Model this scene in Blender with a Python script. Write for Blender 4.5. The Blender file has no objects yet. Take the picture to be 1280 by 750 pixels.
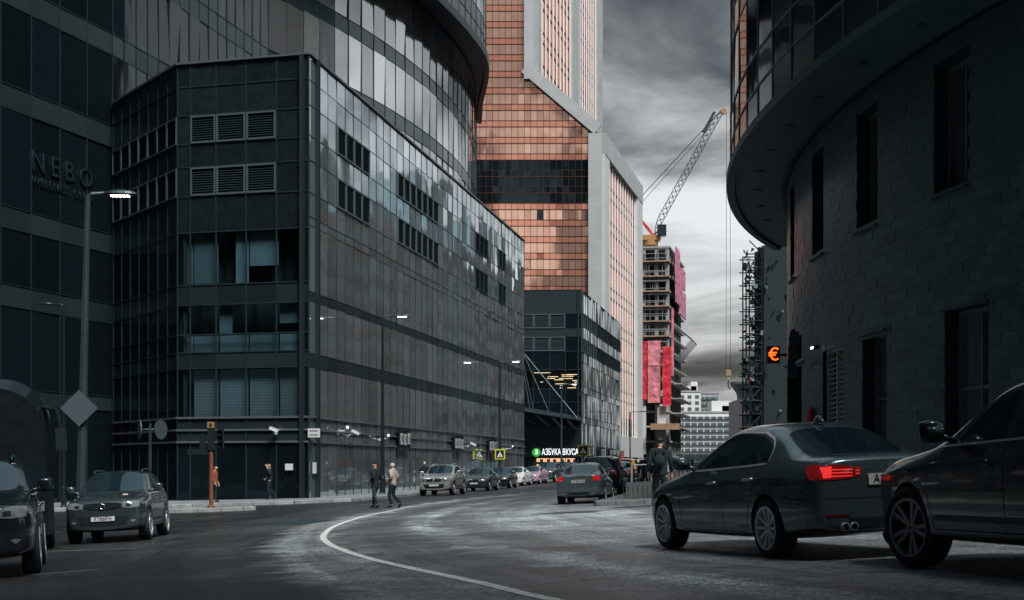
import bpy, bmesh, math, random
from mathutils import Vector, Matrix
from mathutils.bvhtree import BVHTree
R = math.radians
rnd = random.Random(7)
scene = bpy.context.scene
C = scene.collection

# ------------------------------------------------------------------ camera
cam = bpy.data.cameras.new('camera'); camo = bpy.data.objects.new('camera', cam); C.objects.link(camo)
cam.lens = 50; cam.sensor_width = 36; cam.shift_y = 0.164
cam.clip_start = 0.1; cam.clip_end = 6000
camo.location = (0, 0, 1.5); camo.rotation_euler = (R(90), 0, 0)
scene.camera = camo
scene.render.resolution_x = 1024; scene.render.resolution_y = 600
# ------------------------------------------------------------------ light
SUN_DIR = Vector((.27, -.50, .82)).normalized()          # towards the sun, behind cloud
w = bpy.data.worlds.new('World'); scene.world = w; w.use_nodes = True
nt = w.node_tree; N = nt.nodes; L = nt.links; N.clear()
def wn(t, **k):
    n = N.new(t)
    for a, b in k.items(): setattr(n, a, b)
    return n
def wmath(op, a, b=None, c=None):
    n = N.new('ShaderNodeMath'); n.operation = op
    for i, v in enumerate((a, b, c)):
        if v is None: continue
        if isinstance(v, (int, float)): n.inputs[i].default_value = v
        else: L.new(v, n.inputs[i])
    return n.outputs[0]
out = wn('ShaderNodeOutputWorld'); bg = wn('ShaderNodeBackground'); L.new(bg.outputs[0], out.inputs[0])
sky = wn('ShaderNodeTexSky', sky_type='NISHITA', sun_disc=False)
sky.sun_elevation = math.asin(SUN_DIR.z); sky.sun_rotation = math.atan2(SUN_DIR.x, SUN_DIR.y)
sky.air_density = 1.5; sky.dust_density = 4
tc = wn('ShaderNodeTexCoord'); sp = wn('ShaderNodeSeparateXYZ'); L.new(tc.outputs['Generated'], sp.inputs[0])
zc = wmath('MAXIMUM', sp.outputs[2], 0.0)
den = wmath('ADD', zc, .16)
cb = wn('ShaderNodeCombineXYZ')
L.new(wmath('DIVIDE', sp.outputs[0], den), cb.inputs[0]); L.new(wmath('DIVIDE', sp.outputs[1], den), cb.inputs[1])
mp = wn('ShaderNodeMapping'); L.new(cb.outputs[0], mp.inputs[0]); mp.inputs['Location'].default_value = (14.2, 19.7, 6.7)
mp.inputs['Scale'].default_value = (.95, 1.0, 1)
n1 = wn('ShaderNodeTexNoise'); L.new(mp.outputs[0], n1.inputs['Vector'])
n1.inputs['Scale'].default_value = 1.35; n1.inputs['Detail'].default_value = 9; n1.inputs['Roughness'].default_value = .55; n1.inputs['Distortion'].default_value = .5
rp = wn('ShaderNodeValToRGB'); L.new(n1.outputs[0], rp.inputs[0])
rp.color_ramp.interpolation = 'EASE'; rp.color_ramp.elements[0].position = .33; rp.color_ramp.elements[0].color = (.11, .115, .119, 1)
rp.color_ramp.elements[1].position = .635; rp.color_ramp.elements[1].color = (1.75, 1.75, 1.745, 1)
gr = wn('ShaderNodeValToRGB'); L.new(zc, gr.inputs[0])
e = gr.color_ramp.elements
e[0].position = 0; e[0].color = (.115, .117, .118, 1)
e[1].position = 1; e[1].color = (.036, .056, .070, 1)
for p_, v in ((.08, .115), (.17, .130), (.23, .118), (.30, .085)):
    k = e.new(p_); k.color = (v, v*1.025, v*1.045, 1)
mu = wn('ShaderNodeMixRGB', blend_type='MULTIPLY'); mu.inputs[0].default_value = 1
L.new(rp.outputs[0], mu.inputs[1]); L.new(gr.outputs[0], mu.inputs[2])
sk = wn('ShaderNodeMixRGB', blend_type='MULTIPLY'); sk.inputs[0].default_value = 1
L.new(sky.outputs[0], sk.inputs[1]); sk.inputs[2].default_value = (.05, .05, .05, 1)
mx = wn('ShaderNodeMixRGB'); mx.inputs[0].default_value = .93
L.new(sk.outputs[0], mx.inputs[1]); L.new(mu.outputs[0], mx.inputs[2]); L.new(mx.outputs[0], bg.inputs[0])
bg.inputs[1].default_value = 1.0
sl = bpy.data.lights.new('sun', 'SUN'); slo = bpy.data.objects.new('sun', sl); C.objects.link(slo)
sl.energy = 1.5; sl.angle = R(20); sl.color = (1, .98, .955)
slo.rotation_euler = SUN_DIR.to_track_quat('Z', 'Y').to_euler(); slo.location = (40, -40, 120)
vs = scene.view_settings
vs.view_transform = 'Standard'; vs.look = 'None'; vs.exposure = 1.9; vs.gamma = 1; vs.use_curve_mapping = False
scene.cycles.max_bounces = 7; scene.cycles.glossy_bounces = 4; scene.cycles.diffuse_bounces = 3; scene.cycles.transparent_max_bounces = 8
scene.cycles.caustics_reflective = False; scene.cycles.caustics_refractive = False

# ------------------------------------------------------------------ helpers
def gz(x, y):                                            # height of the ground: it falls to the left of the street
    xx = max(-30, min(14, x)); t = max(0, min(1, (y-32)/38))
    s = .045*xx if xx > 0 else (.050-.025*t)*xx
    yy = max(-10, min(50, y))
    return .2+s-.007*(yy-40)
def gn(x, y):
    e_ = .5
    return Vector((-(gz(x+e_, y)-gz(x-e_, y))/(2*e_), -(gz(x, y+e_)-gz(x, y-e_))/(2*e_), 1)).normalized()

MATS = {}
def mat(name, col, rough=.6, metal=0, ior=1.5, coat=0, var=0, vscale=3, bump=0, bscale=20, bdist=.01, emit=None, estr=0, rand=0, rvar=0, stretch=(1, 1, 1)):
    m = bpy.data.materials.new(name); m.use_nodes = True
    t = m.node_tree; b = t.nodes['Principled BSDF']
    if max(col)-min(col) < .35*max(col) and max(col) < .3:
        q_ = max(0, min(1, (.16-max(col))/.12)); col = (col[0]*(.95-.33*q_), col[1], col[2]*(1.03+.11*q_))
    if metal < .5 and max(col) < .16: b.inputs['Specular Tint'].default_value = (.66, .93, 1, 1)
    b.inputs['Base Color'].default_value = (*col, 1); b.inputs['Roughness'].default_value = rough
    b.inputs['Metallic'].default_value = metal; b.inputs['IOR'].default_value = ior
    b.inputs['Coat Weight'].default_value = coat; b.inputs['Coat Roughness'].default_value = .04
    if name.startswith('copper'): b.inputs['Specular Tint'].default_value = (1, .62, .5, 1)
    if emit: b.inputs['Emission Color'].default_value = (*emit, 1); b.inputs['Emission Strength'].default_value = estr
    g = mpn = None
    if var or bump or rvar:
        g = t.nodes.new('ShaderNodeNewGeometry'); mpn = t.nodes.new('ShaderNodeMapping')
        t.links.new(g.outputs['Position'], mpn.inputs[0]); mpn.inputs['Scale'].default_value = stretch
    if var or rand or rvar:
        fac = None
        if var or rvar:
            nz = t.nodes.new('ShaderNodeTexNoise'); t.links.new(mpn.outputs[0], nz.inputs['Vector'])
            nz.inputs['Scale'].default_value = vscale; nz.inputs['Detail'].default_value = 6; nz.inputs['Roughness'].default_value = .65
            mr = t.nodes.new('ShaderNodeMapRange'); t.links.new(nz.outputs[0], mr.inputs[0])
            mr.inputs[1].default_value = .3; mr.inputs[2].default_value = .7; mr.inputs[3].default_value = 1-var; mr.inputs[4].default_value = 1+var
            fac = mr.outputs[0]
            if rvar:
                m2 = t.nodes.new('ShaderNodeMapRange'); t.links.new(nz.outputs[0], m2.inputs[0])
                m2.inputs[1].default_value = .3; m2.inputs[2].default_value = .7; m2.inputs[3].default_value = max(.02, rough-rvar); m2.inputs[4].default_value = rough+rvar
                t.links.new(m2.outputs[0], b.inputs['Roughness'])
        if rand:
            oi = t.nodes.new('ShaderNodeObjectInfo'); m3 = t.nodes.new('ShaderNodeMapRange'); t.links.new(oi.outputs['Random'], m3.inputs[0])
            m3.inputs[3].default_value = 1-rand; m3.inputs[4].default_value = 1+rand
            if fac is None: fac = m3.outputs[0]
            else:
                q = t.nodes.new('ShaderNodeMath'); q.operation = 'MULTIPLY'; t.links.new(fac, q.inputs[0]); t.links.new(m3.outputs[0], q.inputs[1]); fac = q.outputs[0]
        if fac is not None and (var or rand):
            mm = t.nodes.new('ShaderNodeVectorMath'); mm.operation = 'SCALE'; mm.inputs[0].default_value = col
            t.links.new(fac, mm.inputs['Scale']); t.links.new(mm.outputs[0], b.inputs['Base Color'])
    if bump:
        nb = t.nodes.new('ShaderNodeTexNoise'); t.links.new(mpn.outputs[0], nb.inputs['Vector'])
        nb.inputs['Scale'].default_value = bscale; nb.inputs['Detail'].default_value = 3 if bscale > 1.5 else .6
        bp = t.nodes.new('ShaderNodeBump'); bp.inputs['Strength'].default_value = bump; bp.inputs['Distance'].default_value = bdist
        t.links.new(nb.outputs[0], bp.inputs['Height']); t.links.new(bp.outputs[0], b.inputs['Normal'])
        if coat: t.links.new(bp.outputs[0], b.inputs['Coat Normal'])
    MATS[name] = m
    return m
def clear_glass(name, tint, ior=1.6):
    m = bpy.data.materials.new(name); m.use_nodes = True; t = m.node_tree; t.nodes.clear()
    o = t.nodes.new('ShaderNodeOutputMaterial'); mixn = t.nodes.new('ShaderNodeMixShader'); tr = t.nodes.new('ShaderNodeBsdfTransparent'); gl = t.nodes.new('ShaderNodeBsdfGlossy')
    tr.inputs[0].default_value = (*tint, 1); gl.inputs['Roughness'].default_value = .02; gl.inputs[0].default_value = (.9, .97, 1, 1)
    fr = t.nodes.new('ShaderNodeFresnel'); fr.inputs[0].default_value = ior
    g = t.nodes.new('ShaderNodeNewGeometry'); nb = t.nodes.new('ShaderNodeTexNoise'); t.links.new(g.outputs['Position'], nb.inputs['Vector']); nb.inputs['Scale'].default_value = .7; nb.inputs['Detail'].default_value = 2
    bp = t.nodes.new('ShaderNodeBump'); bp.inputs['Strength'].default_value = 1; bp.inputs['Distance'].default_value = .02
    t.links.new(nb.outputs[0], bp.inputs['Height']); t.links.new(bp.outputs[0], gl.inputs['Normal'])
    iv = t.nodes.new('ShaderNodeMath'); iv.operation = 'SUBTRACT'; iv.inputs[0].default_value = 1; t.links.new(g.outputs['Backfacing'], iv.inputs[1])
    ml = t.nodes.new('ShaderNodeMath'); ml.operation = 'MULTIPLY'; t.links.new(iv.outputs[0], ml.inputs[0]); t.links.new(fr.outputs[0], ml.inputs[1]); t.links.new(ml.outputs[0], mixn.inputs[0]); t.links.new(tr.outputs[0], mixn.inputs[1]); t.links.new(gl.outputs[0], mixn.inputs[2]); t.links.new(mixn.outputs[0], o.inputs[0])
    MATS[name] = m

class MB:
    def __init__(s): s.v = []; s.f = []; s.m = []
    def add(s, vs_, fs, mi=0):
        o = len(s.v); s.v += [tuple(p) for p in vs_]; s.f += [tuple(i+o for i in f) for f in fs]; s.m += [mi]*len(fs)
    def box(s, c, d, M=None, mi=0):
        x, y, z = d[0]/2, d[1]/2, d[2]/2
        vs_ = [Vector((a*x, b*y, g*z)) for a in (-1, 1) for b in (-1, 1) for g in (-1, 1)]
        c = Vector(c)
        vs_ = [(M @ (v+c)) if M else v+c for v in vs_]
        s.add(vs_, [(0, 1, 3, 2), (4, 6, 7, 5), (0, 4, 5, 1), (2, 3, 7, 6), (0, 2, 6, 4), (1, 5, 7, 3)], mi)
    def tube(s, pts, r, n=8, mi=0, caps=True):
        pts = [Vector(p) for p in pts]; rs = r if isinstance(r, (list, tuple)) else [r]*len(pts)
        rings = []; ref = None
        for i, p in enumerate(pts):
            d = (pts[min(i+1, len(pts)-1)]-pts[max(i-1, 0)]).normalized()
            if ref is None: ref = Vector((0, 0, 1)) if abs(d.z) < .9 else Vector((1, 0, 0))
            a = d.cross(ref).normalized(); b = a.cross(d).normalized(); ref = b
            rings.append([p+(a*math.cos(2*math.pi*k/n)+b*math.sin(2*math.pi*k/n))*rs[i] for k in range(n)])
        vs_ = [v for rg in rings for v in rg]
        fs = [(i*n+k, i*n+(k+1) % n, (i+1)*n+(k+1) % n, (i+1)*n+k) for i in range(len(pts)-1) for k in range(n)]
        if caps: fs += [tuple(reversed(range(n))), tuple((len(pts)-1)*n+k for k in range(n))]
        s.add(vs_, fs, mi)
    def lathe(s, prof, n=24, M=None, mi=0, close=True):      # prof (r, h) about z
        vs_ = []
        for r, h in prof:
            for k in range(n):
                a = 2*math.pi*k/n; v = Vector((r*math.cos(a), r*math.sin(a), h)); vs_.append(M @ v if M else v)
        fs = [(i*n+k, i*n+(k+1) % n, (i+1)*n+(k+1) % n, (i+1)*n+k) for i in range(len(prof)-1) for k in range(n)]
        if close: fs += [tuple(reversed(range(n))), tuple((len(prof)-1)*n+k for k in range(n))]
        s.add(vs_, fs, mi)
    def prism(s, poly, z0, z1, M=None, mi=0):               # poly (x, y) counter-clockwise
        n = len(poly)
        vs_ = [Vector((*p, z0)) for p in poly]+[Vector((*p, z1)) for p in poly]
        if M: vs_ = [M @ v for v in vs_]
        s.add(vs_, [tuple(reversed(range(n))), tuple(range(n, 2*n))]+[(i, (i+1) % n, n+(i+1) % n, n+i) for i in range(n)], mi)
    def mesh(s, name, mats, smooth=False):
        me = bpy.data.meshes.new(name); me.from_pydata(s.v, [], s.f)
        for m in (mats if isinstance(mats, (list, tuple)) else [mats]): me.materials.append(MATS[m])
        me.polygons.foreach_set('material_index', s.m)
        if smooth: me.polygons.foreach_set('use_smooth', [True]*len(me.polygons))
        me.update()
        return me
    def build(s, name, mats, parent=None, smooth=False, kind=None):
        return link(name, s.mesh(name, mats, smooth), parent, kind)
def link(name, me, parent=None, kind=None, M=None):
    o = bpy.data.objects.new(name, me); C.objects.link(o)
    if parent is not None: o.parent = parent
    if kind: o['kind'] = kind
    if M is not None: o.matrix_local = M
    return o
def thing(name, label, cat, loc=(0, 0, 0), rz=0, group=None, M=None):
    o = bpy.data.objects.new(name, None); C.objects.link(o); o.empty_display_size = .2
    if M is not None: o.matrix_world = M
    else: o.location = loc; o.rotation_euler = (0, 0, rz)
    return tag(o, label, cat, group)
def tag(o, label, cat, group=None):
    o['label'] = label; o['category'] = cat
    if group: o['group'] = group
    return o
def frame(p, q, z=0):      # x along p->q, y inward (left of travel), z up; outside is right of travel
    d = Vector((q[0]-p[0], q[1]-p[1], 0)); l = d.length; d /= l
    M = Matrix.Identity(4); M.col[0][:3] = d; M.col[1][:3] = (-d.y, d.x, 0); M.col[2][:3] = (0, 0, 1); M.col[3][:3] = (p[0], p[1], z)
    return M, l
def from_curve(cu, name, mats):
    o = bpy.data.objects.new('tmp', cu); C.objects.link(o)
    dg = bpy.context.evaluated_depsgraph_get(); me = bpy.data.meshes.new_from_object(o.evaluated_get(dg))
    bpy.data.objects.remove(o); me.name = name; me.materials.clear(); me.materials.append(MATS[mats]); return me
def text_mesh(s, size, depth, m, name='lettering', spacing=1.0):
    cu = bpy.data.curves.new(name, 'FONT'); cu.body = s; cu.size = size; cu.extrude = depth; cu.align_x = 'CENTER'; cu.align_y = 'CENTER'; cu.space_character = spacing
    cu.resolution_u = 3
    return from_curve(cu, name, m)
def loose(me):
    """split a mesh into one mesh per connected piece"""
    bm = bmesh.new(); bm.from_mesh(me); seen = set(); res = []
    for f0 in bm.faces:
        if f0.index in seen: continue
        st_ = [f0]; grp = []; seen.add(f0.index)
        while st_:
            f = st_.pop(); grp.append(f)
            for v in f.verts:
                for g_ in v.link_faces:
                    if g_.index not in seen: seen.add(g_.index); st_.append(g_)
        ids = {}; fs = []
        for f in grp: fs.append([ids.setdefault(v.index, len(ids)) for v in f.verts])
        bm.verts.ensure_lookup_table(); vs_ = [None]*len(ids)
        for k_, i in ids.items(): vs_[i] = tuple(bm.verts[k_].co)
        m2 = bpy.data.meshes.new(me.name); m2.from_pydata(vs_, [], fs)
        for m in me.materials: m2.materials.append(m)
        m2.polygons.foreach_set('use_smooth', [f.smooth for f in grp]); res.append(m2)
    bm.free(); return res
TXT = Matrix.Rotation(R(90), 4, 'X')           # text stands up, readable from -y of its frame

# ------------------------------------------------------------------ materials
mat('glass_dark', (.005, .009, .012), .045, ior=1.5, bump=1, bscale=.8, bdist=.010, rand=.3, stretch=(1, 1, .45))
mat('glass_long', (.60, .68, .715), .045, metal=.88, bump=1, bscale=.6, bdist=.016, rand=.22, stretch=(1, 1, .4))
mat('glass_spandrel', (.016, .025, .029), .12, ior=1.6, rand=.25, bump=1, bscale=.9, bdist=.006)
mat('glass_tower', (.60, .625, .635), .07, metal=.85, bump=1, bscale=.7, bdist=.014, rand=.35, stretch=(1, 1, .25))
mat('band_grey', (.020, .030, .034), .3, rand=.2)
mat('stone_panel', (.010, .016, .019), .22, ior=1.55, rand=.25, var=.3, vscale=2)
mat('wall_dark', (.007, .010, .012), .6)
mat('mullion', (.035, .042, .045), .45, metal=.4)
mat('mullion_light', (.16, .18, .185), .4, metal=.5)
mat('louvre', (.03, .035, .038), .5, metal=.3)
mat('louvre_frame', (.10, .12, .125), .45, metal=.3)
mat('curtain', (.085, .11, .12), .8, rand=.3, var=.15, vscale=1.2)
mat('blind', (.20, .25, .27), .8, rand=.25, var=.12, vscale=1.5)
clear_glass('glass_clear', (.86, .93, .95))
mat('concrete', (.30, .31, .31), .8, var=.25, vscale=.6, bump=.3, bscale=8)
mat('concrete_dark', (.16, .17, .17), .85, var=.35, vscale=1.5, bump=.4, bscale=14)
mat('white_cladding', (.50, .515, .52), .55, var=.08, vscale=.3)
mat('copper_deep', (.86, .38, .27), .08, metal=.72, bump=1, bscale=.25, bdist=.03, stretch=(1, 1, .6))
mat('copper_glass', (1.0, .60, .46), .05, metal=.80, rand=.2, bump=1, bscale=.25, bdist=.03, stretch=(1, 1, .6))
mat('copper_pale', (.95, .60, .50), .10, metal=.7, rand=.1, bump=1, bscale=.3, bdist=.03)
mat('copper_mullion', (.04, .018, .016), .5, metal=.2)
mat('fin_white', (.88, .84, .82), .5)
mat('grey_frame', (.34, .36, .365), .5, var=.1, vscale=.4)
mat('granite', (.042, .072, .084), .30, ior=1.6, var=.5, vscale=16, rand=.32, bump=.4, bscale=45, bdist=.003)
mat('glass_mid', (.20, .24, .26), .05, metal=.7, bump=1, bscale=.7, bdist=.012, rand=.3)
mat('joint', (.012, .014, .016), .9)
mat('soffit', (.055, .070, .076), .45, var=.15, vscale=1)
mat('metal_dark', (.03, .034, .037), .4, metal=.6)
mat('metal_grey', (.07, .082, .087), .4, metal=.6, var=.2, vscale=4)
mat('metal_pale', (.42, .45, .46), .45, metal=.3)
mat('chrome', (.6, .62, .64), .15, metal=1)
mat('trim_bright', (.52, .54, .55), .35, metal=.35)
mat('black_plastic', (.012, .013, .014), .45)
mat('rubber', (.016, .017, .018), .75, bump=.3, bscale=60)
mat('rim', (.78, .80, .81), .40, metal=.3)
mat('rim_dark', (.30, .32, .33), .38, metal=.4)
mat('car_glass', (.012, .016, .018), .03, ior=2.0)
mat('car_glass_pale', (.05, .06, .065), .04, ior=1.65)
mat('seam', (.003, .003, .004), .8)
def paint(name, col, metal=.35): mat(name, col, .28, metal=metal, coat=1, var=.12, vscale=2.5, rvar=.08)
paint('paint_black', (.009, .013, .016), .2); paint('paint_bmw', (.070, .102, .116), .4); paint('paint_grey', (.11, .13, .135), .4)
paint('paint_silver', (.42, .43, .43), .5); paint('paint_white', (.62, .63, .62), 0); paint('paint_pink', (.40, .27, .36), .2); paint('paint_graphite', (.045, .062, .070), .5); paint('paint_yellow', (.85, .38, .03), 0)
mat('lamp_red', (.45, .008, .012), .12, coat=1, emit=(1, .015, .02), estr=0.06)
mat('lamp_red_lit', (.6, .01, .015), .12, coat=1, emit=(1, .05, .045), estr=0.20)
mat('lamp_red_lens', (.17, .006, .009), .10, coat=1, emit=(1, .02, .02), estr=0.02)
mat('lamp_red_dark', (.12, .006, .008), .15, coat=1)
mat('lamp_clear', (.16, .175, .18), .08, coat=1, ior=1.6)
mat('board_grey', (.34, .36, .37), .5)
mat('plate_white', (.62, .64, .65), .4)
mat('ink', (.01, .01, .012), .6)
mat('ink_white', (.75, .77, .78), .5)
mat('sign_back', (.10, .12, .13), .45, metal=.5)
mat('line_worn', (.20, .21, .21), .65, var=.5, vscale=7)
mat('line_paint', (.56, .57, .565), .6, var=.5, vscale=9, bump=.5, bscale=30)
mat('kerb_stone', (.24, .25, .25), .75, var=.3, vscale=3, rand=.15, bump=.3, bscale=25)
mat('paving', (.17, .18, .18), .75, var=.3, vscale=1.2, bump=.3, bscale=20)
mat('orange_post', (.17, .055, .032), .55, var=.25, vscale=4)
mat('yellow_sign', (.50, .46, .02), .45)
mat('black_sign', (.01, .012, .014), .4)
mat('lamp_warm', (1, .9, .8), .4, emit=(1, .80, .68), estr=2)
mat('lamp_white', (1, 1, 1), .4, emit=(.95, .95, 1), estr=2)
mat('euro_orange', (1, .15, .02), .4, emit=(1, .12, .015), estr=0.65)
mat('green_sign', (.05, .4, .07), .4, emit=(.05, .6, .08), estr=0.1)
mat('text_lit', (.8, .8, .85), .4, emit=(.9, .92, 1), estr=0.375)
mat('glow_warm', (1, .7, .4), .5, emit=(1, .66, .38), estr=0.425)
mat('glow_shop', (1, .6, .35), .5, emit=(1, .52, .28), estr=0.3)
mat('red_panel', (.58, .028, .045), .5, var=.25, vscale=.9, bump=1, bscale=.9, bdist=.35)
mat('pink_panel', (.50, .17, .27), .55, var=.3, vscale=.9, bump=1, bscale=.8, bdist=.4)
mat('pink_pale', (.58, .19, .23), .6, var=.4, vscale=.7, bump=1, bscale=.8, bdist=.35)
mat('orange_form', (.30, .19, .11), .7, var=.3, vscale=1)
mat('crane_yellow', (.30, .17, .06), .5)
mat('crane_grey', (.03, .034, .037), .5)
mat('sign_dim', (.015, .019, .021), .5)
mat('skin', (.42, .26, .20), .55)
mat('hair_dark', (.012, .011, .011), .6)
mat('cloth_black', (.010, .011, .013), .9, bump=.4, bscale=30)
mat('cloth_navy', (.009, .012, .015), .9, bump=.4, bscale=25)
mat('cloth_beige', (.36, .29, .245), .9, var=.2, vscale=4, bump=.4, bscale=25)
mat('cloth_orange', (.24, .065, .035), .9, bump=.4, bscale=25)
mat('cloth_red', (.25, .02, .02), .9)
mat('cloth_pale', (.55, .48, .44), .9, bump=.4, bscale=40)
mat('cloth_jean', (.03, .036, .042), .9, bump=.4, bscale=30)
mat('scaffold', (.022, .026, .03), .5, metal=.5)
mat('scaffold_pale', (.25, .26, .27), .5, metal=.4)
mat('block_white', (.58, .59, .59), .8, var=.06, vscale=.1)
mat('block_grey', (.30, .31, .32), .8, var=.1, vscale=.1)
mat('window_far', (.09, .10, .11), .2)
mat('hidden_block', (.15, .215, .245), .6, var=.7, vscale=.22)
mat('rear_block', (.03, .042, .048), .5, var=.2, vscale=.05)
# ------------------------------------------------------------------ ground
def asphalt():
    m = bpy.data.materials.new('asphalt'); m.use_nodes = True; t = m.node_tree; b = t.nodes['Principled BSDF']; K = t.links
    def nd(ty): return t.nodes.new(ty)
    def noise(vec, s, d=5, r=.6):
        n = nd('ShaderNodeTexNoise'); K.new(vec, n.inputs['Vector']); n.inputs['Scale'].default_value = s; n.inputs['Detail'].default_value = d; n.inputs['Roughness'].default_value = r; return n.outputs[0]
    def rng(v, a, b_, c, d):
        n = nd('ShaderNodeMapRange'); K.new(v, n.inputs[0])
        for i, x in enumerate((a, b_, c, d)): n.inputs[i+1].default_value = x
        return n.outputs[0]
    def mth(op, a, c):
        n = nd('ShaderNodeMath'); n.operation = op
        for i, x in enumerate((a, c)):
            if isinstance(x, (int, float)): n.inputs[i].default_value = x
            else: K.new(x, n.inputs[i])
        return n.outputs[0]
    g = nd('ShaderNodeNewGeometry'); pos = g.outputs['Position']
    sx = nd('ShaderNodeSeparateXYZ'); K.new(pos, sx.inputs[0])
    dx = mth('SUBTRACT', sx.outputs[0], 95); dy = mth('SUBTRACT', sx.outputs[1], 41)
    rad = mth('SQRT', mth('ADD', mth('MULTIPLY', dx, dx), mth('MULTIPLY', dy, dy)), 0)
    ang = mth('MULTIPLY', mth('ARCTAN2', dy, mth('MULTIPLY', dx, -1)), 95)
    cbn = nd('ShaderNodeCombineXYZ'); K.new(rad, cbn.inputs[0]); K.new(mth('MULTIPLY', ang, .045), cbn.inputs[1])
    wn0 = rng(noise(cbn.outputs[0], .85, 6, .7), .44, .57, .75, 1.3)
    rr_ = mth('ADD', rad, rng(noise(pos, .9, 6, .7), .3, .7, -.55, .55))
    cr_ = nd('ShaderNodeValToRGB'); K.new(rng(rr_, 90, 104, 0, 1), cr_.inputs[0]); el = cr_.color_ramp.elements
    el[0].position = 0; el[0].color = (1.25,)*3+(1,); el[1].position = 1; el[1].color = (.13,)*3+(1,)  # outer end: darker asphalt, with left foreground shade put into the colour
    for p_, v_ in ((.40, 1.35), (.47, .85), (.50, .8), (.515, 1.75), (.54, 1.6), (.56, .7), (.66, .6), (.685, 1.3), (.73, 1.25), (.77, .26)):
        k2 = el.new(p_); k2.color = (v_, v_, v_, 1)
    worn_shade = mth('MULTIPLY', wn0, cr_.outputs[0])
    patch = rng(noise(pos, .22, 8, .7), .46, .56, .72, 1.22)
    speck = rng(noise(pos, 24, 5, .9), .40, .60, .15, 2.0)
    mid = rng(noise(pos, 6, 8, .75), .32, .68, .62, 1.45)
    vo = nd('ShaderNodeTexVoronoi'); vo.feature = 'DISTANCE_TO_EDGE'; vo.inputs['Scale'].default_value = .22
    wv = nd('ShaderNodeVectorMath'); wv.operation = 'ADD'; K.new(pos, wv.inputs[0]); nn = nd('ShaderNodeTexNoise'); nn.inputs['Scale'].default_value = 1.2; nn.inputs['Detail'].default_value = 6; K.new(pos, nn.inputs['Vector']); K.new(nn.outputs[1], wv.inputs[1]); K.new(wv.outputs[0], vo.inputs['Vector'])
    crack = rng(vo.outputs['Distance'], .002, .007, .45, 1)
    mid = mth('MULTIPLY', mid, crack)
    f = mth('MULTIPLY', mth('MULTIPLY', mth('MULTIPLY', worn_shade, patch), speck), mid)
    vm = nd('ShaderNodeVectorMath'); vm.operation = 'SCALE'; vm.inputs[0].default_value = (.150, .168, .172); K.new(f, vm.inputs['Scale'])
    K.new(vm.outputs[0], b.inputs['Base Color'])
    K.new(rng(mth('MULTIPLY', worn_shade, patch), .5, 1.8, .30, .62), b.inputs['Roughness'])
    bp = nd('ShaderNodeBump'); bp.inputs['Strength'].default_value = 1; bp.inputs['Distance'].default_value = .03
    b.inputs['Specular IOR Level'].default_value = .55
    K.new(mth('ADD', noise(pos, 38, 3, .7), mth('MULTIPLY', noise(pos, 1.1, 3), 2)), bp.inputs['Height']); K.new(bp.outputs[0], b.inputs['Normal'])
    MATS['asphalt'] = m
asphalt()
mat('road_tar', (.026, .030, .033), .5, var=.5, vscale=14, bump=.6, bscale=40)
xs = [-3000, -900, -300, -100, -50, -30]+[-29+i for i in range(0, 44)]+[16, 20, 30, 50, 100, 300, 900, 3000]
ys = [-1500, -300, -60, -10]+[-8+2*i for i in range(0, 46)]+[90, 110, 140, 200, 300, 600, 1500, 5000]
g = MB()
g.add([(x, y, gz(x, y)) for y in ys for x in xs], [(j*len(xs)+i, j*len(xs)+i+1, (j+1)*len(xs)+i+1, (j+1)*len(xs)+i) for j in range(len(ys)-1) for i in range(len(xs)-1)])
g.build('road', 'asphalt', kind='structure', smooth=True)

def smooth_path(pts, n=6):
    o = []
    P = [Vector((*p, 0)) for p in pts]; P = [2*P[0]-P[1]]+P+[2*P[-1]-P[-2]]
    for i in range(1, len(P)-2):
        for k in range(n):
            t = k/n; a, b, c, d = P[i-1], P[i], P[i+1], P[i+2]
            o.append(.5*((2*b)+(c-a)*t+(2*a-5*b+4*c-d)*t*t+(3*b-a-3*c+d)*t**3))
    o.append(P[-2]); return [(p.x, p.y) for p in o]
def strip(path, width, dz, m, name):
    s = MB(); vs_ = []
    for i, p in enumerate(path):
        a = Vector(path[max(i-1, 0)]); b = Vector(path[min(i+1, len(path)-1)]); d = (b-a).normalized(); n = Vector((d.y, -d.x))
        for k in (-.5, .5):
            q = Vector(p)+n*width*k; vs_.append((q.x, q.y, gz(q.x, q.y)+dz))
    s.add(vs_, [(2*i, 2*i+1, 2*i+3, 2*i+2) for i in range(len(path)-1)])
    return s.build(name, m, kind='structure')
LINE = [(1.6, 8.2), (.33, 11.72), (-.31, 13.98), (-1.38, 17.56), (-2.08, 20.1), (-2.72, 22.8), (-3.3, 25.6), (-3.85, 29.0), (-4.28, 33.0), (-4.55, 37.0), (-4.65, 42.3), (-4.5, 47.6), (-3.8, 57), (-2.8, 63.2), (-1.5, 69), (.2, 75.5), (2.2, 84), (5, 97), (9, 117)]
lp = smooth_path(LINE, 8)
strip(lp[:96], .13, .006, 'line_paint', 'lane_line')
for i in range(97, len(lp)-3, 4): strip(lp[i:i+3], .15, .006, 'line_paint', 'lane_dash')
for a, b in (((-6.9, 19.7), (-5.9, 20.3)), ((-9.6, 28.8), (-7.2, 27.9)), ((2.55, 15.95), (3.3, 15.2)), ((-6.5, 60.5), (-2.4, 66.2))):
    strip(smooth_path([a, b], 4), .10, .006, 'line_worn', 'road_marking')

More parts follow.
